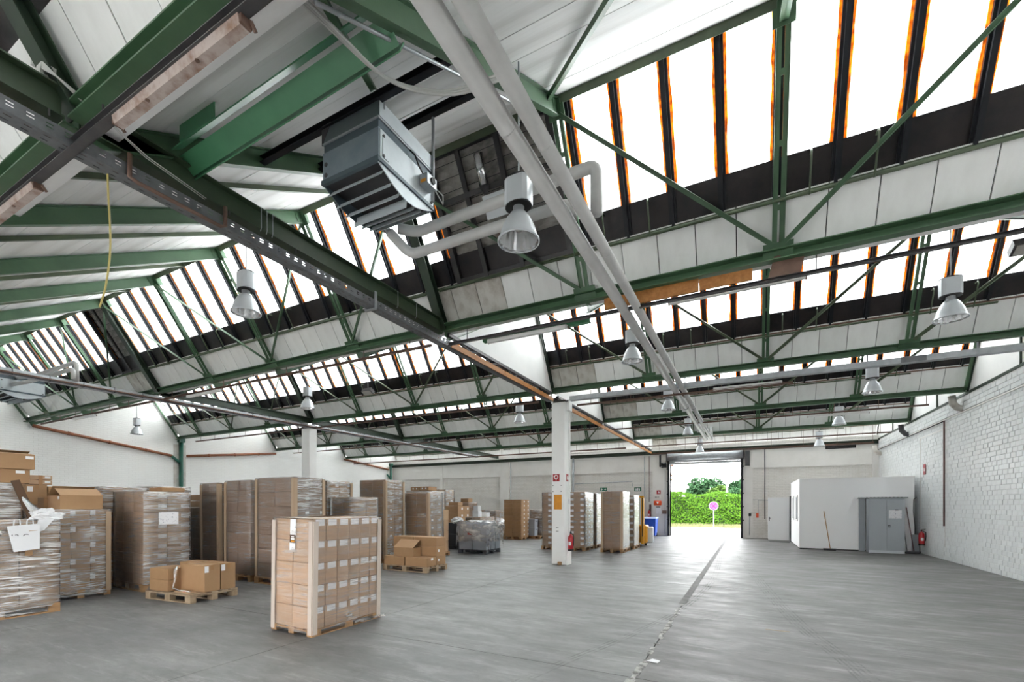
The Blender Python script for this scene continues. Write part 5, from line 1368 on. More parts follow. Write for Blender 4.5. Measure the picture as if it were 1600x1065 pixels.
def load(label, N, w, l, H, nx, ny, nz, mat='card', film='film', near=False, posts=(), tilt=(0, 0, 0), ph=.144, group='film-wrapped pallet loads',
         lab=None, post_mat='cardpost', inset=.03, base=True, film_faces=True, tops=None):
    """one wrapped pallet load; N is the floor point of its corner nearest the viewpoint (largest x, smallest y)"""
    t = thing('pallet_load', label, 'pallet load', (N[0], N[1], 0), tilt, group)
    if base: pallet_parts(t, w, l, 0, whole=not near, zs=ph / .144)
    z0 = ph if base else 0.0
    iw, il = w - 2 * inset, l - 2 * inset
    cw_, cl_, ch_ = iw / nx, il / ny, (H - z0) / nz
    me = bevbox(cw_ - .005, cl_ - .005, ch_ - .004, .006, mat, 'carton')
    lab_me = {}
    for k in range(nz):
        for i in range(nx):
            for j in range(ny):
                if 0 < i < nx - 1 and 0 < j < ny - 1 and k < nz - 1: continue
                x = -inset - iw + (i + .5) * cw_ + random.uniform(-.003, .003)
                y = inset + (j + .5) * cl_ + random.uniform(-.003, .003)
                c = part('carton', me, None, t, local=Matrix.Translation((x, y, z0 + k * ch_)) @ Matrix.Rotation(random.uniform(-.006, .006), 4, 'Z'))
                if lab and 'px' in lab and i == nx - 1:
                    lw, lh, fy, fz = lab['px'][:4]
                    if len(lab['px']) > 4 and random.random() > lab['px'][4]: pass
                    else:
                        a = lab_me.setdefault('px', MB().box(0, .0015, -lw / 2, lw / 2, -lh / 2, lh / 2).mesh('paper_label', 'paper'))
                        part('paper_label', a, None, c, local=Matrix.Translation((cw_ / 2 - .002, cl_ * fy, ch_ * fz)) @ Matrix.Rotation(random.uniform(-.05, .05), 4, 'X'))
                if lab and 'ny' in lab and j == 0:
                    lw, lh, fx, fz = lab['ny'][:4]
                    a = lab_me.setdefault('ny', MB().box(-lw / 2, lw / 2, -.0015, 0, -lh / 2, lh / 2).mesh('paper_label', 'paper'))
                    part('paper_label', a, None, c, local=Matrix.Translation((cw_ * fx, -cl_ / 2 + .002, ch_ * fz)) @ Matrix.Rotation(random.uniform(-.05, .05), 4, 'Y'))
    for (px, py) in posts:
        x = -w + inset - .010 if px else -inset + .010; y = l - inset + .010 if py else inset - .010
        sx = 1 if px else -1; sy = -1 if py else 1
        lpart('edge_protector', MB().box(min(x, x - sx * .014), max(x, x - sx * .014), min(y, y + sy * .07), max(y, y + sy * .07), z0 - .06, H - .03).box(min(x, x + sx * .07), max(x, x + sx * .07), min(y, y - sy * .014), max(y, y - sy * .014), z0 - .06, H - .03), post_mat, t)
    if film: film_shell(t, w - 2 * inset + .012, l - 2 * inset + .012, .035 if (near and base) else z0 - .05, H + .004, film, o=inset - .006)
    return t

# the lone pallet in the foreground
L1 = load('foreground pallet of brown cartons with white labels, wrapped in clear film', (-4.915, 3.955), .80, 1.20, 1.50, 2, 6, 5, mat='cardlight', film='filmlite', near=True, posts=((0, 0), (1, 0), (0, 1)), tilt=(0, R(1.1), 0), post_mat='palepost', ph=.085,
          lab={'px': (.135, .082, .02, .84)}, inset=.014)
part('printed_sheet', MB().box(-.055, .055, -.0015, 0, -.105, .105), 'paper', L1, local=Matrix.Translation((-.385, .002, 1.385)))
part('shipping_label', MB().box(-.055, .055, -.0015, 0, -.05, .05), 'paper', L1, local=Matrix.Translation((-.395, .002, 1.135)))
bl = part('brand_sticker', MB().box(-.055, .055, -.002, 0, -.052, .052), 'darkwood', L1, local=Matrix.Translation((-.39, .001, 1.235)))
part('sticker_print', MB().box(-.035, .035, -.0035, -.002, -.012, .010).box(-.028, .028, -.0035, -.002, .018, .034), 'band', bl, local=I4)
part('sticker_ribbon', MB().box(-.035, .035, -.0035, -.002, -.042, -.022), 'orange', bl, local=I4)
m = MB(); rr = random.Random(2)
for (cx_, cy_, cz_, k) in ((.02, .70, .06, .07), (.06, .82, .05, .06), (.05, 1.0, .05, .05), (.04, 1.14, .045, .05), (.0, .56, .16, .05)):
    for _ in range(6):
        p = Vector((cx_ + rr.uniform(-.02, .03), cy_, cz_)); a_ = rr.uniform(-1, 1)
        m.quad(p, p + Vector((k * .6, k * 1.4 + rr.uniform(0, .05), rr.uniform(-.03, .03))), p + Vector((k, k * .6, rr.uniform(-.01, .05))), p + Vector((k * .3, -k * .5, rr.uniform(-.02, .04))))
m.v = [(x, y, max(.004, z)) for x, y, z in m.v]
part('torn_film', m, 'sheetfilm', L1, local=I4)

def box_carton(label, loc, dims, rotz=0, mat='card', open_=False, flap=0.0, labels=(), tape=True, group='loose cardboard boxes', tilt=(0, 0)):
    """loose carton: loc = near corner on what it stands on, reaching to -x and +y"""
    w, l, h = dims
    t = thing('cardboard_box', label, 'box', loc, (tilt[0], tilt[1], rotz), group)
    if not open_:
        part('carton_body', bevbox(w, l, h, .006, mat, 'carton_body'), None, t, local=Matrix.Translation((-w / 2, l / 2, 0)))
    else:
        th = .006
        m = MB().box(-w, 0, 0, l, 0, th).box(-w, 0, 0, th, th, h).box(-w, 0, l - th, l, th, h).box(-th, 0, th, l - th, th, h).box(-w, -w + th, th, l - th, th, h)
        lpart('carton_body', m, mat, t)
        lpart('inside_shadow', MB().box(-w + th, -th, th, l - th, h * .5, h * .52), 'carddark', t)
    if tape:
        for z in (h * .55,):
            lpart('tape_strip', MB().box(-w - .001, .0015, l / 2 - .03, l / 2 + .03, h - .09, h + .001), 'tape', t) if w > l else lpart('tape_strip', MB().box(-w / 2 - .03, -w / 2 + .03, -.0015, l + .001, h - .09, h + .001), 'tape', t)
    if flap:
        # two long flaps (along y) leaning, and the short ones
        fl = w / 2
        for s in flap:
            kind_, ang = s
            a = R(ang)
            if kind_ == 'px':   lpart('flap', MB().bar((0, 0, h), (0, l, h), .004, .001, (0, 0, 1)).prism([(0, 0, h), (0, l, h), (-fl * math.cos(a), l, h + fl * math.sin(a)), (-fl * math.cos(a), 0, h + fl * math.sin(a))], (0, 0, .005)), mat, t)
            elif kind_ == 'nx': lpart('flap', MB().prism([(-w, 0, h), (-w, l, h), (-w + fl * math.cos(a), l, h + fl * math.sin(a)), (-w + fl * math.cos(a), 0, h + fl * math.sin(a))], (0, 0, .005)), mat, t)
            elif kind_ == 'ny': lpart('flap', MB().prism([(0, 0, h), (-w, 0, h), (-w, fl * math.cos(a), h + fl * math.sin(a)), (0, fl * math.cos(a), h + fl * math.sin(a))], (0, 0, .005)), mat, t)
            elif kind_ == 'py': lpart('flap', MB().prism([(0, l, h), (-w, l, h), (-w, l - fl * math.cos(a), h + fl * math.sin(a)), (0, l - fl * math.cos(a), h + fl * math.sin(a))], (0, 0, .005)), mat, t)
    for f, u_, v_, lw, lh in labels:
        if f == 'px': lpart('paper_label', MB().box(0, .002, -lw / 2, lw / 2, -lh / 2, lh / 2), 'paper', t, (.0005, l * u_, h * v_))
        else: lpart('paper_label', MB().box(-lw / 2, lw / 2, -.002, 0, -lh / 2, lh / 2), 'paper', t, (-w * u_, -.0005, h * v_))
    return t
# ------------------------------------------------------------------ the goods, near to far
load('pallet load at the left image edge with paper carrier bag on its side', (-9.72, 1.75), 1.2, 1.37, 1.45, 3, 3, 3, mat='cardlight', film='film', near=True, inset=.012)
load('tall film-wrapped load behind the carrier bag pallet at the left edge', (-11.0, 1.85), 1.15, 1.2, 2.05, 3, 3, 6, mat='cardgrey', film='filmglare')
load('wrapped load of orange brown cartons carrying an open box, second from the left', (-10.75, 3.30), 1.15, .86, 1.60, 3, 3, 5, mat='card', film='film', near=True, inset=.012, posts=((0, 1),), lab={'px': (.075, .10, -.38, .80)})
load('tall glossy wrapped load with white notice and two columns of labels', (-10.41, 4.53), 1.2, .84, 1.95, 3, 2, 9, mat='cardlight', film=('filmlite', 'filmglare'), near=True, inset=.012, lab={'px': (.15, .075, .30, .60)}, tilt=(0, R(.4), 0))
load('low wrapped load behind the open box at the left', (-12.05, 3.15), 1.1, 1.1, 1.68, 3, 3, 5, mat='card', film='filmlite')
load('wrapped load behind the tall labelled one, nearer of two', (-11.76, 4.40), 1.2, .82, 2.07, 3, 2, 7, mat='cardlight', film='film')
load('wrapped load behind the tall labelled one, farther of two', (-11.80, 5.33), 1.2, .80, 2.11, 3, 2, 7, mat='cardgrey', film='film', lab={'px': (.10, .08, .1, .6)})
load('low dark load squeezed left of the row of three tall stacks', (-11.72, 6.25), 1.1, .80, 1.63, 3, 2, 6, mat='cardgrey', film='filmlite')
load('leftmost of the three tall grey-brown stacks behind the low open pallet', (-10.86, 6.22), .78, 1.2, 2.21, 2, 3, 7, mat='cardgrey', film='filmlite', posts=((0, 0), (1, 0)), tilt=(0, R(-.9), 0))
load('middle one of the three tall grey-brown stacks, with edge post', (-9.70, 6.22), 1.0, 1.2, 2.24, 2, 3, 9, mat='cardgrey', film='filmlite', posts=((1, 0),))
load('right one of the three tall stacks, directly behind the foreground pallet', (-8.24, 6.20), 1.3, .80, 2.27, 2, 2, 7, mat='cardgrey', film=('filmlite', 'film'), posts=((0, 0), (1, 0), (0, 1)), lab={'px': (.09, .07, .35, .55)})
load('glossy stack peeking out right behind the three tall stacks', (-9.41, 8.0), 1.1, .88, 2.31, 3, 2, 8, mat='card', film=('filmlite', 'filmglare'), posts=((0, 1),), lab={'px': (.10, .07, .3, .6)})
load('shorter pale stack just above the foreground pallet', (-8.46, 8.0), .85, .86, 1.88, 2, 2, 6, mat='cardlight', film='film')
load('tall stack with bright glossy right side behind the small pallet of loose boxes', (-9.35, 10.03), 1.06, .86, 2.43, 2, 2, 9, mat='card', film=('filmlite', 'filmglare'), posts=((0, 0), (0, 1)), lab={'px': (.09, .06, .1, .5)})
load('leaning film-wrapped stack behind the small pallet of loose boxes', (-8.58, 11.10), .97, .80, 2.09, 2, 2, 8, mat='card', film=('filmlite', 'filmglare'), posts=((0, 0),), lab={'px': (.10, .06, .0, .5)}, tilt=(0, R(-1.6), 0))
load('narrow brown carton stack between leaning stack and grey crates', (-9.0, 12.12), .8, .62, 1.54, 2, 1, 4, mat='cardlight', film=None)
load('tall stack topped with small cartons behind the leaning stack', (-10.3, 13.2), 1.07, 1.14, 2.22, 3, 3, 8, mat='cardlight', film='filmglare')
load('white-wrapped narrow stack far behind the leaning stack', (-12.6, 17.5), .8, .78, 2.44, 2, 2, 8, mat='cardlight', film=('filmlite', 'filmbright'))
load('half-height carton stack behind the sheeted grey crates', (-11.21, 16.5), .8, .97, 1.67, 1, 2, 5, mat='card', film=None, lab={'px': (.10, .09, .2, .6)})
load('carton stack with pale right side farther behind the grey crates', (-12.3, 19.0), .9, .9, 1.83, 2, 2, 6, mat='card', film='filmlite')
load('low brown carton stack right behind the sheeted grey crates', (-9.8, 16.0), .75, 1.3, 1.20, 2, 3, 4, mat='card', film='filmlite')
load('low wrapped carton stack in front of the back wall', (-12.0, 21.2), 1.1, 1.2, 1.43, 3, 3, 5, mat='card', film='film')
load('unwrapped square brown carton stack alone in the middle distance', (-9.92, 20.11), 1.04, .96, 1.98, 2, 2, 9, mat='card', film=None, lab={'px': (.10, .07, .25, .5)})
load('wrapped carton stack between square brown stack and near pillar', (-9.35, 21.7), .9, .9, 1.47, 2, 2, 5, mat='cardgrey', film='film')
load('labelled carton stack with bright white side right behind the near pillar', (-5.36, 16.09), .84, 1.2, 2.19, 2, 3, 10, mat='card', film=('filmlite', 'filmbright'), lab={'px': (.1, .06, .2, .6), 'ny': (.13, .085, .30, .62)})
load('labelled carton stack half hidden by left side of the near pillar', (-6.24, 16.05), .84, 1.2, 2.18, 2, 3, 10, mat='card', film='filmlite', lab={'ny': (.13, .085, .30, .62), 'px': (.1, .06, .2, .6)})
load('white wrapped stack close behind the labelled one at the near pillar', (-5.33, 17.40), .84, 1.0, 2.17, 2, 3, 9, mat='cardlight', film=('filmlite', 'filmbright'))
load('film-wrapped stack with dark front, nearest to the loading door', (-3.95, 16.05), .80, 1.2, 2.19, 2, 3, 9, mat='card', film=('filmlite', 'filmbright'), posts=((0, 0), (1, 0)))
load('last white wrapped stack before the yellow stacker', (-3.90, 17.62), .80, 1.1, 2.07, 2, 3, 8, mat='card', film=('filmlite', 'filmbright'), lab={'ny': (.12, .08, .3, .6)})

# notice on the tall labelled load
nt2 = thing('notice', 'white notice with a few written lines stuck on the tall glossy load', 'notice', (-10.39, 4.95, 1.42))
part('sheet', MB().box(-10.366, -10.362, 4.78, 5.13, 1.30, 1.545), 'textpaper', nt2)
# paper carrier bag hanging on the leftmost load
pb = thing('paper_bag', 'white paper carrier bag with handwriting hanging on the leftmost load', 'bag', (-9.68, 2.7, 1.0))
part('bag_body', MB().prism([(-9.69, 2.52, 1.37), (-9.69, 2.86, 1.40), (-9.66, 2.85, 1.02), (-9.655, 2.58, .99)], (.05, 0, 0)), 'plainpaper', pb)
for y in (2.62, 2.76): part('handle', MB().tube([(-9.665, y - .035, 1.38), (-9.665, y - .03, 1.46), (-9.665, y + .03, 1.465), (-9.665, y + .035, 1.39)], .008, 6), 'plainpaper', pb)
part('brown_patch', MB().box(-9.636, -9.632, 2.74, 2.83, 1.0, 1.30), 'cardlight', pb)
part('brown_patch', MB().box(-9.65, -9.645, 2.70, 2.78, .92, 1.06), 'card', pb)
text('handwriting', '12-Ga', .10, 'darksteel', pb, FACE_PX((-9.628, 2.66, 1.21)))
# crumpled plastic
def crumple(name, label, cat, c, s, seed, mat='sheetfilm', solid=None):
    rr = random.Random(seed); m = MB(); N, K = 22, 12
    for k in range(K + 1):
        th = math.pi * k / K
        for i in range(N):
            ph = 2 * math.pi * i / N
            f = 1 + .35 * math.sin(3 * ph + 5 * th + seed) * rr.uniform(.2, 1) + rr.uniform(-.18, .18)
            m.v.append((c[0] + s[0] * f * math.sin(th) * math.cos(ph), c[1] + s[1] * f * math.sin(th) * math.sin(ph), c[2] + s[2] * f * math.cos(th)))
    for k in range(K):
        for i in range(N): m.f.append((k * N + i, k * N + (i + 1) % N, (k + 1) * N + (i + 1) % N, (k + 1) * N + i))
    t = thing(name, label, cat, c); part('crumpled_sheet', m, mat, t); return t
cr = crumple('plastic_wrap', 'crumpled white plastic wrap lying on the leftmost load', 'plastic wrap', (-9.80, 2.98, 1.50), (.10, .17, .10), 3, 'plainpaper')
part('trailing_end', MB().tube([(-9.80, 2.92, 1.52), (-9.95, 2.86, 1.64), (-10.1, 2.80, 1.80)], [.07, .05, .02], 7), 'sheetfilm', cr)
part('hanging_end', MB().prism([(-9.71, 2.86, 1.46), (-9.71, 3.04, 1.47), (-9.69, 2.92, 1.30), (-9.69, 2.80, 1.24)], (.02, 0, 0)), 'plainpaper', cr)
crumple('plastic_wrap', 'grey plastic bag bulging at the left edge behind the carrier bag', 'plastic wrap', (-9.76, 2.30, 1.25), (.09, .22, .09), 5, 'sheetfilm')
bs = thing('board', 'dark brown board leaning upright against the loads at the left', 'board', (-10.0, 2.86, 1.45))
part('plank', MB().bar((-9.97, 2.88, 1.46), (-10.22, 2.75, 2.07), .10, .02, (1, 0, 0)), 'darkwood', bs)

# loose boxes
box_carton('open brown box with raised flaps lying on the second load from the left', (-10.82, 3.47, 1.61), (.52, .60, .25), 0, 'card', True, flap=[('px', 28), ('nx', 40)], labels=(('ny', .12, .82, .07, .05),), tape=False)
box_carton('brown box with open flaps on top of the left-edge stack', (-11.0, 2.74, 2.30), (.40, .46, .25), 0, 'card', True, flap=[('nx', 20), ('px', 8)], labels=(('px', .86, .80, .10, .05),))
box_carton('wide brown box under the open one on the left-edge stack', (-11.03, 1.95, 2.06), (.5, 1.20, .235), 0, 'card', labels=(('px', .90, .80, .11, .05),))
box_carton('upper one of two thin cartons right of the left-edge stack', (-12.05, 3.42, 2.17), (.4, .33, .085), 0, 'cardlight', labels=(('px', .8, .6, .08, .04),))
box_carton('lower one of two thin cartons right of the left-edge stack', (-12.05, 3.42, 2.08), (.4, .33, .085), 0, 'cardlight', labels=(('px', .8, .6, .08, .04),))
box_carton('brown box with white label behind the open box', (-12.05, 3.38, 1.69), (.5, .30, .385), 0, 'card', labels=(('px', .2, .78, .08, .10),))
box_carton('brown box right of the labelled one behind the open box', (-12.05, 3.69, 1.69), (.5, .18, .36), 0, 'card')
box_carton('small brown box at the left end of the open box', (-11.40, 3.44, 1.61), (.30, .28, .22), 0, 'card')
box_carton('flat brown carton lying on the tall glossy load', (-10.50, 4.90, 1.96), (.5, .42, .085), 0, 'card', tape=False)
box_carton('upper orange brown carton on the low dark load', (-11.72, 6.30, 1.80), (.5, .35, .14), 0, 'cardlight')
box_carton('lower orange brown carton on the low dark load', (-11.72, 6.30, 1.645), (.5, .35, .145), 0, 'cardlight')
# low open pallet in front of the tall labelled load
op = thing('pallet', 'weathered wooden pallet with five loose cartons, left of the foreground pallet', 'pallet', (-8.44, 4.36, 0), (0, 0, R(5)), 'open wooden pallets')
pallet_parts(op, 1.24, .86, 0, mat='woodpale')
box_carton('left carton, upper half of a pair, on the weathered pallet', (-9.19, 4.37, .345), (.52, .42, .20), R(4), 'card', group='cartons on the low open pallet', tape=False)
box_carton('left carton, lower half of a pair, on the weathered pallet', (-9.18, 4.37, .144), (.54, .42, .20), R(4), 'card', group='cartons on the low open pallet', tape=False)
box_carton('middle carton with label at the right of the weathered pallet', (-8.52, 4.63, .144), (.70, .28, .47), R(3), 'card', labels=(('px', .14, .85, .07, .11),), group='cartons on the low open pallet')
box_carton('right carton with label at the far end of the weathered pallet', (-8.54, 4.93, .144), (.70, .27, .47), R(3), 'card', labels=(('px', .14, .85, .07, .11),), group='cartons on the low open pallet')
box_carton('rear carton behind the pair on the weathered pallet', (-9.27, 4.84, .144), (.42, .33, .46), R(3), 'card', group='cartons on the low open pallet')
tf = thing('plastic_wrap', 'torn strip of stretch film hanging between the cartons on the weathered pallet', 'plastic wrap', (-9.1, 4.5, .5))
part('strip', MB().tube([(-9.17, 4.52, .57), (-9.13, 4.47, .50), (-9.12, 4.46, .34), (-9.14, 4.43, .20), (-8.95, 4.45, .17), (-8.70, 4.50, .16)], [.02, .035, .02, .012, .018, .008], 7), 'sheetfilm', tf, smooth=True)
fl = thing('cardboard_sheet', 'flat piece of printed cardboard lying on the weathered pallet', 'cardboard', (-8.9, 4.45, .145))
part('sheet', MB().box(-9.08, -8.65, 4.42, 4.60, .145, .157), 'cardlight', fl)
part('print', MB().box(-8.92, -8.80, 4.45, 4.52, .157, .158), 'callbox', fl)
# small pallet with loose boxes
rp2 = thing('pallet', 'clean wooden pallet with stacked loose boxes behind the foreground pallet', 'pallet', (-7.08, 9.05, 0), (0, 0, 0), 'open wooden pallets')
pallet_parts(rp2, 1.45, .86, 0, mat='woodpale')
gq = 'boxes on the small pallet'
lw = ('bottom', 'middle', 'top')
for c in range(2):
    for k in range(3):
        box_carton('%s box of the rear %s column on the small clean pallet' % (lw[k], ('right', 'left')[c]), (-7.11 - .72 * c, 9.47, .146 + .238 * k), (.71, .41, .234), 0, 'card', labels=(('px', .25, .55, .06, .06),) if (c == 0 and k < 2) else (), group=gq, tape=False)
box_carton('front right box on the small clean pallet', (-7.10, 9.08, .146), (.70, .37, .222), 0, 'card', labels=(('px', .55, .8, .09, .06),), group=gq, tape=False)
box_carton('front left box on the small clean pallet', (-7.82, 9.07, .146), (.68, .37, .222), 0, 'card', group=gq, tape=False)
box_carton('half open box with raised flap on the small clean pallet', (-7.58, 9.12, .37), (.66, .30, .225), R(-2), 'card', True, flap=[('ny', 35)], group=gq, tape=False)

# grey crates under a plastic sheet
def crate(label, loc, w, l, h, mat='crate', grp='grey plastic crates'):
    t = thing('plastic_crate', label, 'crate', loc, (0, 0, 0), grp)
    v = [(-w + .02, .02, 0), (-.02, .02, 0), (-.02, l - .02, 0), (-w + .02, l - .02, 0), (-w, 0, h - .03), (0, 0, h - .03), (0, l, h - .03), (-w, l, h - .03)]
    lpart('tub', MB()._box8(v), mat, t)
    lpart('lid_rim', MB().box(-w - .008, .008, -.008, l + .008, h - .035, h - .002), mat, t)
    lpart('grip', MB().box(-.012, -.002, l / 2 - .06, l / 2 + .06, h * .68, h * .78), 'cratedark', t)
    return t
pq = thing('pallet', 'pallet carrying the sheeted grey plastic crates', 'pallet', (-8.0, 13.48, 0), (0, 0, 0), 'open wooden pallets')
pallet_parts(pq, 1.16, 1.0, 0, whole=True, mat='cratedark')
pos = ('front right', 'middle right', 'rear right', 'front left', 'middle left', 'rear left')
for i in range(2):
    for j in range(3):
        for k in range(2):
            crate('grey crate, %s one in the %s layer under the plastic sheet' % (pos[i * 3 + j], ('lower', 'upper')[k]), (-8.01 - i * .58, 13.49 + j * .335, .146 + k * .47), .565, .325, .465)
m = MB(); rr = random.Random(4)
nx_, ny_ = 14, 14
for i in range(nx_ + 1):
    for j in range(ny_ + 1):
        u, v = -.22 + 1.44 * i / nx_, -.16 + 1.35 * j / ny_
        x = -9.17 + 1.17 * min(1, max(0, u)) + .02 * (u > 1) - .02 * (u < 0); y = 13.48 + 1.0 * min(1, max(0, v)) + .02 * (v > 1) - .02 * (v < 0)
        drop = max(0, u - 1, -u) * 3.3 + max(0, -v) * 4.6 + max(0, v - 1) * 3
        z = 1.10 + rr.uniform(0, .05) - drop * .95
        x += (.05 + .06 * rr.random()) * (u > 1.02) - .04 * (u < 0); y -= .03 * (v < 0) * rr.random()
        m.v.append((x, y, max(.16, z)))
for i in range(nx_):
    for j in range(ny_): m.f.append((i * (ny_ + 1) + j, (i + 1) * (ny_ + 1) + j, (i + 1) * (ny_ + 1) + j + 1, i * (ny_ + 1) + j + 1))
ps = thing('plastic_sheet', 'clear plastic sheet draped over the grey crates', 'plastic sheet', (-8.5, 14, 1.1))
part('sheet', m, 'sheetclear', ps)
part('red_print', MB().box(-8.75, -8.52, 13.452, 13.456, .66, .76), 'signred', ps)
part('white_print', MB().box(-8.50, -8.38, 13.452, 13.456, .64, .84), 'plainpaper', ps)
crumple('plastic_wrap', 'crumpled plastic heap at the right rear of the sheeted crates', 'plastic wrap', (-7.98, 14.35, .98), (.16, .24, .22), 8, 'sheetfilm')
crumple('plastic_wrap', 'crumpled plastic heap on the crates left of the sheeted pallet', 'plastic wrap', (-9.95, 14.6, 1.10), (.25, .22, .12), 9, 'plainpaper')
pq2 = thing('pallet', 'pallet under the two dark crates left of the sheeted crates', 'pallet', (-9.75, 14.45, 0), (0, 0, 0), 'open wooden pallets')
pallet_parts(pq2, .8, .8, 0, whole=True, mat='cratedark')
for k in range(2): crate('dark grey crate left of the sheeted crates, %s one' % ('lower', 'upper')[k], (-9.76, 14.5, .146 + .44 * k), .74, .72, .435, 'cratedark', 'dark grey crates')
for k, (x, y, z, d, lb) in enumerate(((-9.95, 16.1, 1.21, (.28, .28, .26), 'small white box, lower one on the low stack behind the crates'), (-9.97, 16.12, 1.475, (.22, .22, .20), 'small white box, upper one on the low stack behind the crates'), (-9.85, 16.6, 1.21, (.3, .3, .18), 'small white box beside the white pair behind the crates'))):
    box_carton(lb, (x, y, z), d, 0, 'plainpaper', tape=False, group='small white boxes')
box_carton('brown box with pale side on the half-height stack', (-11.25, 16.55, 1.68), (.5, .35, .15), 0, 'card', tape=False)
box_carton('two-tone carton on the far stack behind the grey crates', (-12.35, 19.05, 1.84), (.45, .4, .20), 0, 'card', tape=False)
box_carton('row carton on the tall stack behind the leaning one, left', (-10.72, 13.25, 2.235), (.40, .5, .13), 0, 'card', labels=(('ny', .3, .5, .05, .05), ('ny', .7, .5, .05, .05)), tape=False)
box_carton('row carton on the tall stack behind the leaning one, right', (-10.30, 13.25, 2.235), (.40, .5, .14), 0, 'card', labels=(('ny', .3, .5, .05, .05), ('ny', .7, .5, .05, .05)), tape=False)
crate('grey crate standing in front of the far wrapped stack, lower', (-9.62, 21.0, .15), .4, .4, .42, 'crate', 'far grey crates')
crate('grey crate standing in front of the far wrapped stack, upper', (-9.62, 21.0, .572), .4, .4, .42, 'crate', 'far grey crates')
pz = thing('pallet', 'pallet under the two far grey crates', 'pallet', (-9.3, 20.95, 0), (0, 0, 0), 'open wooden pallets')
pallet_parts(pz, .75, .7, 0, whole=True)
# scraps
sc = thing('paper_scrap', 'small white scrap lying on the floor joint in front', 'scrap', (-.93, 5.1, 0))
part('scrap', MB().prism([(-.98, 5.02, .003), (-.86, 5.0, .003), (-.84, 5.05, .015), (-.93, 5.10, .008)], (0, 0, .004)), 'plainpaper', sc)
wd = thing('wood_block', 'small wooden block at the foot of the near pillar', 'block', (-4.75, 12.05, 0))
part('block', MB().box(-4.80, -4.70, 12.02, 12.095, 0, .09), 'wood', wd)
tw = thing('twig', 'thin pale strip lying on the floor right of the joint', 'scrap', (.3, 7.05, 0))
part('strip', MB().box(.20, .48, 7.05, 7.065, 0, .004), 'woodpale', tw)

# ------------------------------------------------------------------ outside the loading door
yd = solo('yard', MB().box(-60, 60, YB + .31, 140, -.30, -.01), 'asphalt', None, None, kind='structure')
solo('yard', MB().box(-60, 60, -60, YF - .31, -.30, -.01).box(-60, XL - .31, YF - .31, YB + .31, -.30, -.01).box(XR + .31, 60, YF - .31, YB + .31, -.30, -.01), 'tarmac', None, None, kind='structure')
rr = random.Random(11)
def leaves(mb, c, s, n, size, shell=True, flat=.6):
    for _ in range(n):
        a = rr.uniform(0, 2 * math.pi); z = rr.uniform(-1, 1); q = (1 - z * z) ** .5
        f = rr.uniform(.72, 1.08)
        p = Vector((c[0] + s[0] * f * q * math.cos(a), c[1] + s[1] * f * q * math.sin(a), c[2] + s[2] * f * z))
        d1 = Vector((rr.uniform(-1, 1), rr.uniform(-1, 1), rr.uniform(-.6, .6))).normalized()
        d2 = d1.cross(Vector((rr.uniform(-1, 1), rr.uniform(-1, 1), rr.uniform(-1, 1)))).normalized()
        k = size * rr.uniform(.6, 1.4)
        mb.quad(p - d1 * k, p + d2 * k * flat, p + d1 * k, p - d2 * k * flat)
hg = thing('hedge', 'tall bright green hedge across the yard behind the loading door', 'hedge', (-4, 40.5, 0))
part('shaded_core', MB().box(-16, 6, 40.2, 42, -.01, 2.45), 'hedgecore', hg)  # solid block, shade between the leaves painted as near-black green
m = MB()
for _ in range(11000):
    x = rr.uniform(-11, 4); z = rr.uniform(.15, 2.62 + .18 * math.sin(x * 2.1) + .1 * math.sin(x * 5.3))
    if rr.random() < .2: y = rr.uniform(40.1, 41.6); z = 2.5 + .14 * math.sin(x * 2.1) + rr.uniform(0, .22)
    else: y = 40.15 - .18 * (.5 + .5 * math.sin(x * 3 + z * 4)) + rr.uniform(-.16, .06)
    p = Vector((x, y, z)); k = rr.uniform(.05, .11)
    d1 = Vector((rr.uniform(-1, 1), rr.uniform(-.6, .6), rr.uniform(-1, 1))).normalized(); d2 = d1.cross(Vector((rr.uniform(-.6, .6), -1, rr.uniform(.0, 1.2)))).normalized()
    m.quad(p - d1 * k, p + d2 * k * .6, p + d1 * k, p - d2 * k * .6)
part('foliage', m, 'leaf', hg, kind='stuff')
m = MB()
for _ in range(4500):
    x = rr.uniform(-11, 4); y = rr.uniform(38.3, 40.0); h = rr.uniform(.08, .34); b = rr.uniform(-.1, .1)
    m.v += [(x - .015, y, -.01), (x + .015, y, -.01), (x + b, y + rr.uniform(-.1, .1), h)]; n_ = len(m.v); m.f.append((n_ - 3, n_ - 2, n_ - 1))
tag(part('grass_strip', m, 'grass'), 'unmown grass strip along the foot of the hedge', 'grass', None, 'stuff')
def tree(label, x, y, h, crown, mat, n, size=.22, cz=None):
    t = thing('tree', label, 'tree', (x, y, 0), group='trees beyond the hedge')
    part('trunk', MB().tube([(x, y, 0), (x + .1, y, h * .45), (x, y, h * .75)], [.28, .2, .1], 8), 'bark', t, smooth=True)
    for (dx, dz, r_) in ((-.9, .35, .05), (.8, .4, .05), (.2, .55, .05)): part('branch', MB().tube([(x + .05, y, h * dz), (x + dx * crown[0] * .7, y, h * (dz + .2))], [.09, .03], 6), 'bark', t)
    m = MB()
    for _ in range(7):
        leaves(m, (x + rr.uniform(-.55, .55) * crown[0], y + rr.uniform(-.5, .5) * crown[1], h - crown[2] + rr.uniform(-.5, .6) * crown[2]), (crown[0] * .55, crown[1] * .55, crown[2] * .5), n // 7, size)
    part('foliage', m, mat, t, kind='stuff'); return t
tree('large blue-green tree behind the middle of the hedge', -4.9, 62, 5.4, (2.2, 2.2, 1.9), 'treeleaf', 2600)
tree('lighter green bush right beneath the large tree', -2.9, 56, 3.9, (1.3, 1.3, 1.3), 'treeleaf2', 1200)
tree('tree beside the white lamp post at the right of the opening', -.9, 60, 5.0, (1.6, 1.6, 1.5), 'treeleaf', 1500)
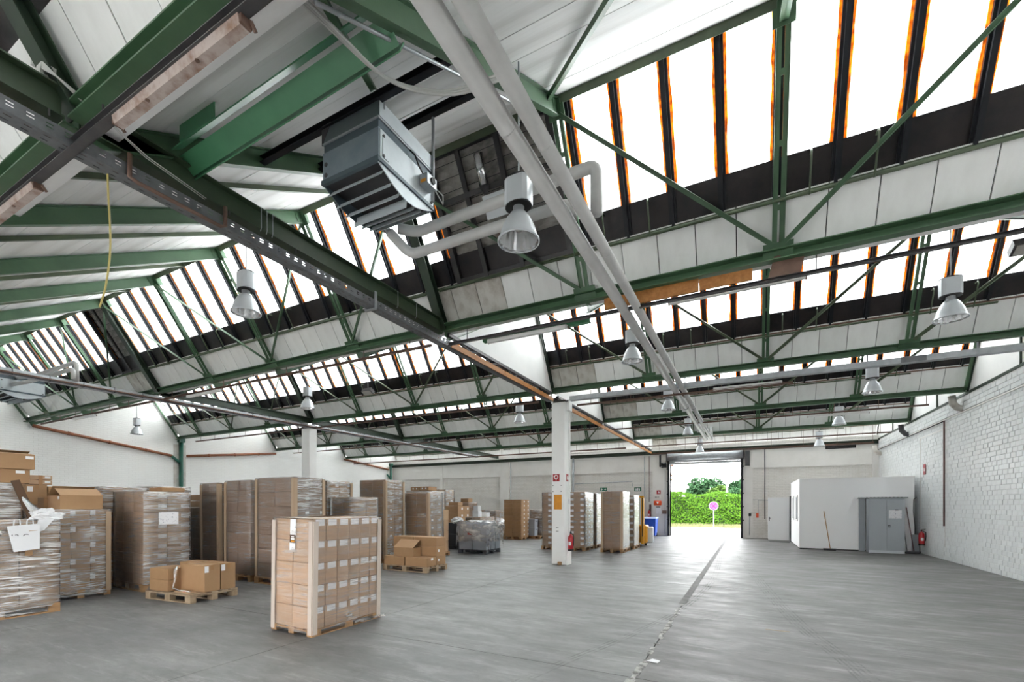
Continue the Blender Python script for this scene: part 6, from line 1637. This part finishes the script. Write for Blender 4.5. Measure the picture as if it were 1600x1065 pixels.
tree('pale bush at the right end of the hedge', -.3, 46, 3.6, (1.1, 1.1, 1.0), 'treeleaf2', 1100)
tree('low bush left of the large tree', -8.3, 58, 3.3, (1.4, 1.3, 1.0), 'treeleaf2', 1000)
t = thing('tree', 'reddish branch reaching into the top left of the door opening', 'tree', (-7.2, 38, 0), group='trees beyond the hedge')
part('trunk', MB().tube([(-8.6, 38.2, 0), (-8.4, 38.1, 3.5), (-8.0, 38, 6)], [.22, .16, .08], 8), 'bark', t, smooth=True)
for z0_, x1_, z1_ in ((3.6, -5.55, 4.1), (5.3, -5.5, 4.9), (4.6, -5.6, 5.4)):
    part('branch', MB().tube([(-8.3, 38.1, z0_), (-6.9, 38, (z0_ + z1_) / 2 + .2), (x1_, 38, z1_)], [.05, .035, .012], 6), 'bark', t)
m = MB()
for c, s in (((-5.7, 38, 4.95), (.45, .4, .28)), ((-5.5, 38, 5.3), (.4, .4, .25)), ((-5.85, 38, 4.1), (.5, .4, .14)), ((-5.75, 38, 3.75), (.35, .3, .1)), ((-7.2, 38, 5.6), (1.0, .8, .7)), ((-8, 38, 6.4), (1.2, 1, .8))): leaves(m, c, s, 190, .085)
part('foliage', m, 'redleaf', t, kind='stuff')
sg = thing('road_sign', 'round blue no-stopping road sign with red rim and cross before the hedge', 'road sign', (-2.40, 38.0, 0))
part('post', MB().tube([(-2.40, 38.0, -.01), (-2.40, 38.0, 1.95)], .035, 8), 'roadwhite', sg)
part('disc', MB().tube([(-2.40, 37.95, 1.66), (-2.40, 37.93, 1.66)], .30, 28), 'signblue', sg)
part('red_rim', MB().lathe([(.255, 0), (.30, 0), (.30, .012), (.255, .012), (.255, 0)], seg=28), 'signpink', sg, world=frame((-2.40, 37.93, 1.66), (1, 0, 0), (0, 0, 1), (0, -1, 0)))
part('white_rim', MB().lathe([(.30, 0), (.33, 0), (.33, .012), (.30, .012), (.30, 0)], seg=28), 'roadwhite', sg, world=frame((-2.40, 37.93, 1.66), (1, 0, 0), (0, 0, 1), (0, -1, 0)))
for s in (-1, 1): part('red_cross_bar', MB().bar((-2.40 - .19 * s, 37.922, 1.66 - .19), (-2.40 + .19 * s, 37.922, 1.66 + .19), .05, .006, (0, 1, 0)), 'signpink', sg)
lp = thing('lamp_post', 'slim white lamp post rising behind the hedge', 'lamp post', (-1.74, 45, 0))
part('mast', MB().tube([(-1.74, 45, 0), (-1.74, 45, 7.5)], [.10, .07], 10), 'signwhite', lp, smooth=True)
part('arm', MB().tube([(-1.74, 45, 7.4), (-1.3, 45, 7.6)], .04, 8), 'signwhite', lp)
hs = thing('house', 'low white building with grey roof beyond the hedge at the left', 'house', (-10, 75, 0))
part('walls', MB().box(-16, -6.3, 72, 80, -.01, 3.6), 'signwhite', hs)
part('roof', MB().prism([(-16.3, 71.7, 3.6), (-6.0, 71.7, 3.6), (-6.0, 80.3, 3.6), (-16.3, 80.3, 3.6)], (0, 0, .3)), 'roofgrey', hs)
part('chimney', MB().box(-9.6, -8.8, 74, 75, 3.9, 5.2), 'roofgrey', hs)
for x in (-14, -11.5, -9): part('window', MB().box(x, x + 1, 71.95, 72.0, 1.4, 2.6), 'glass', hs)
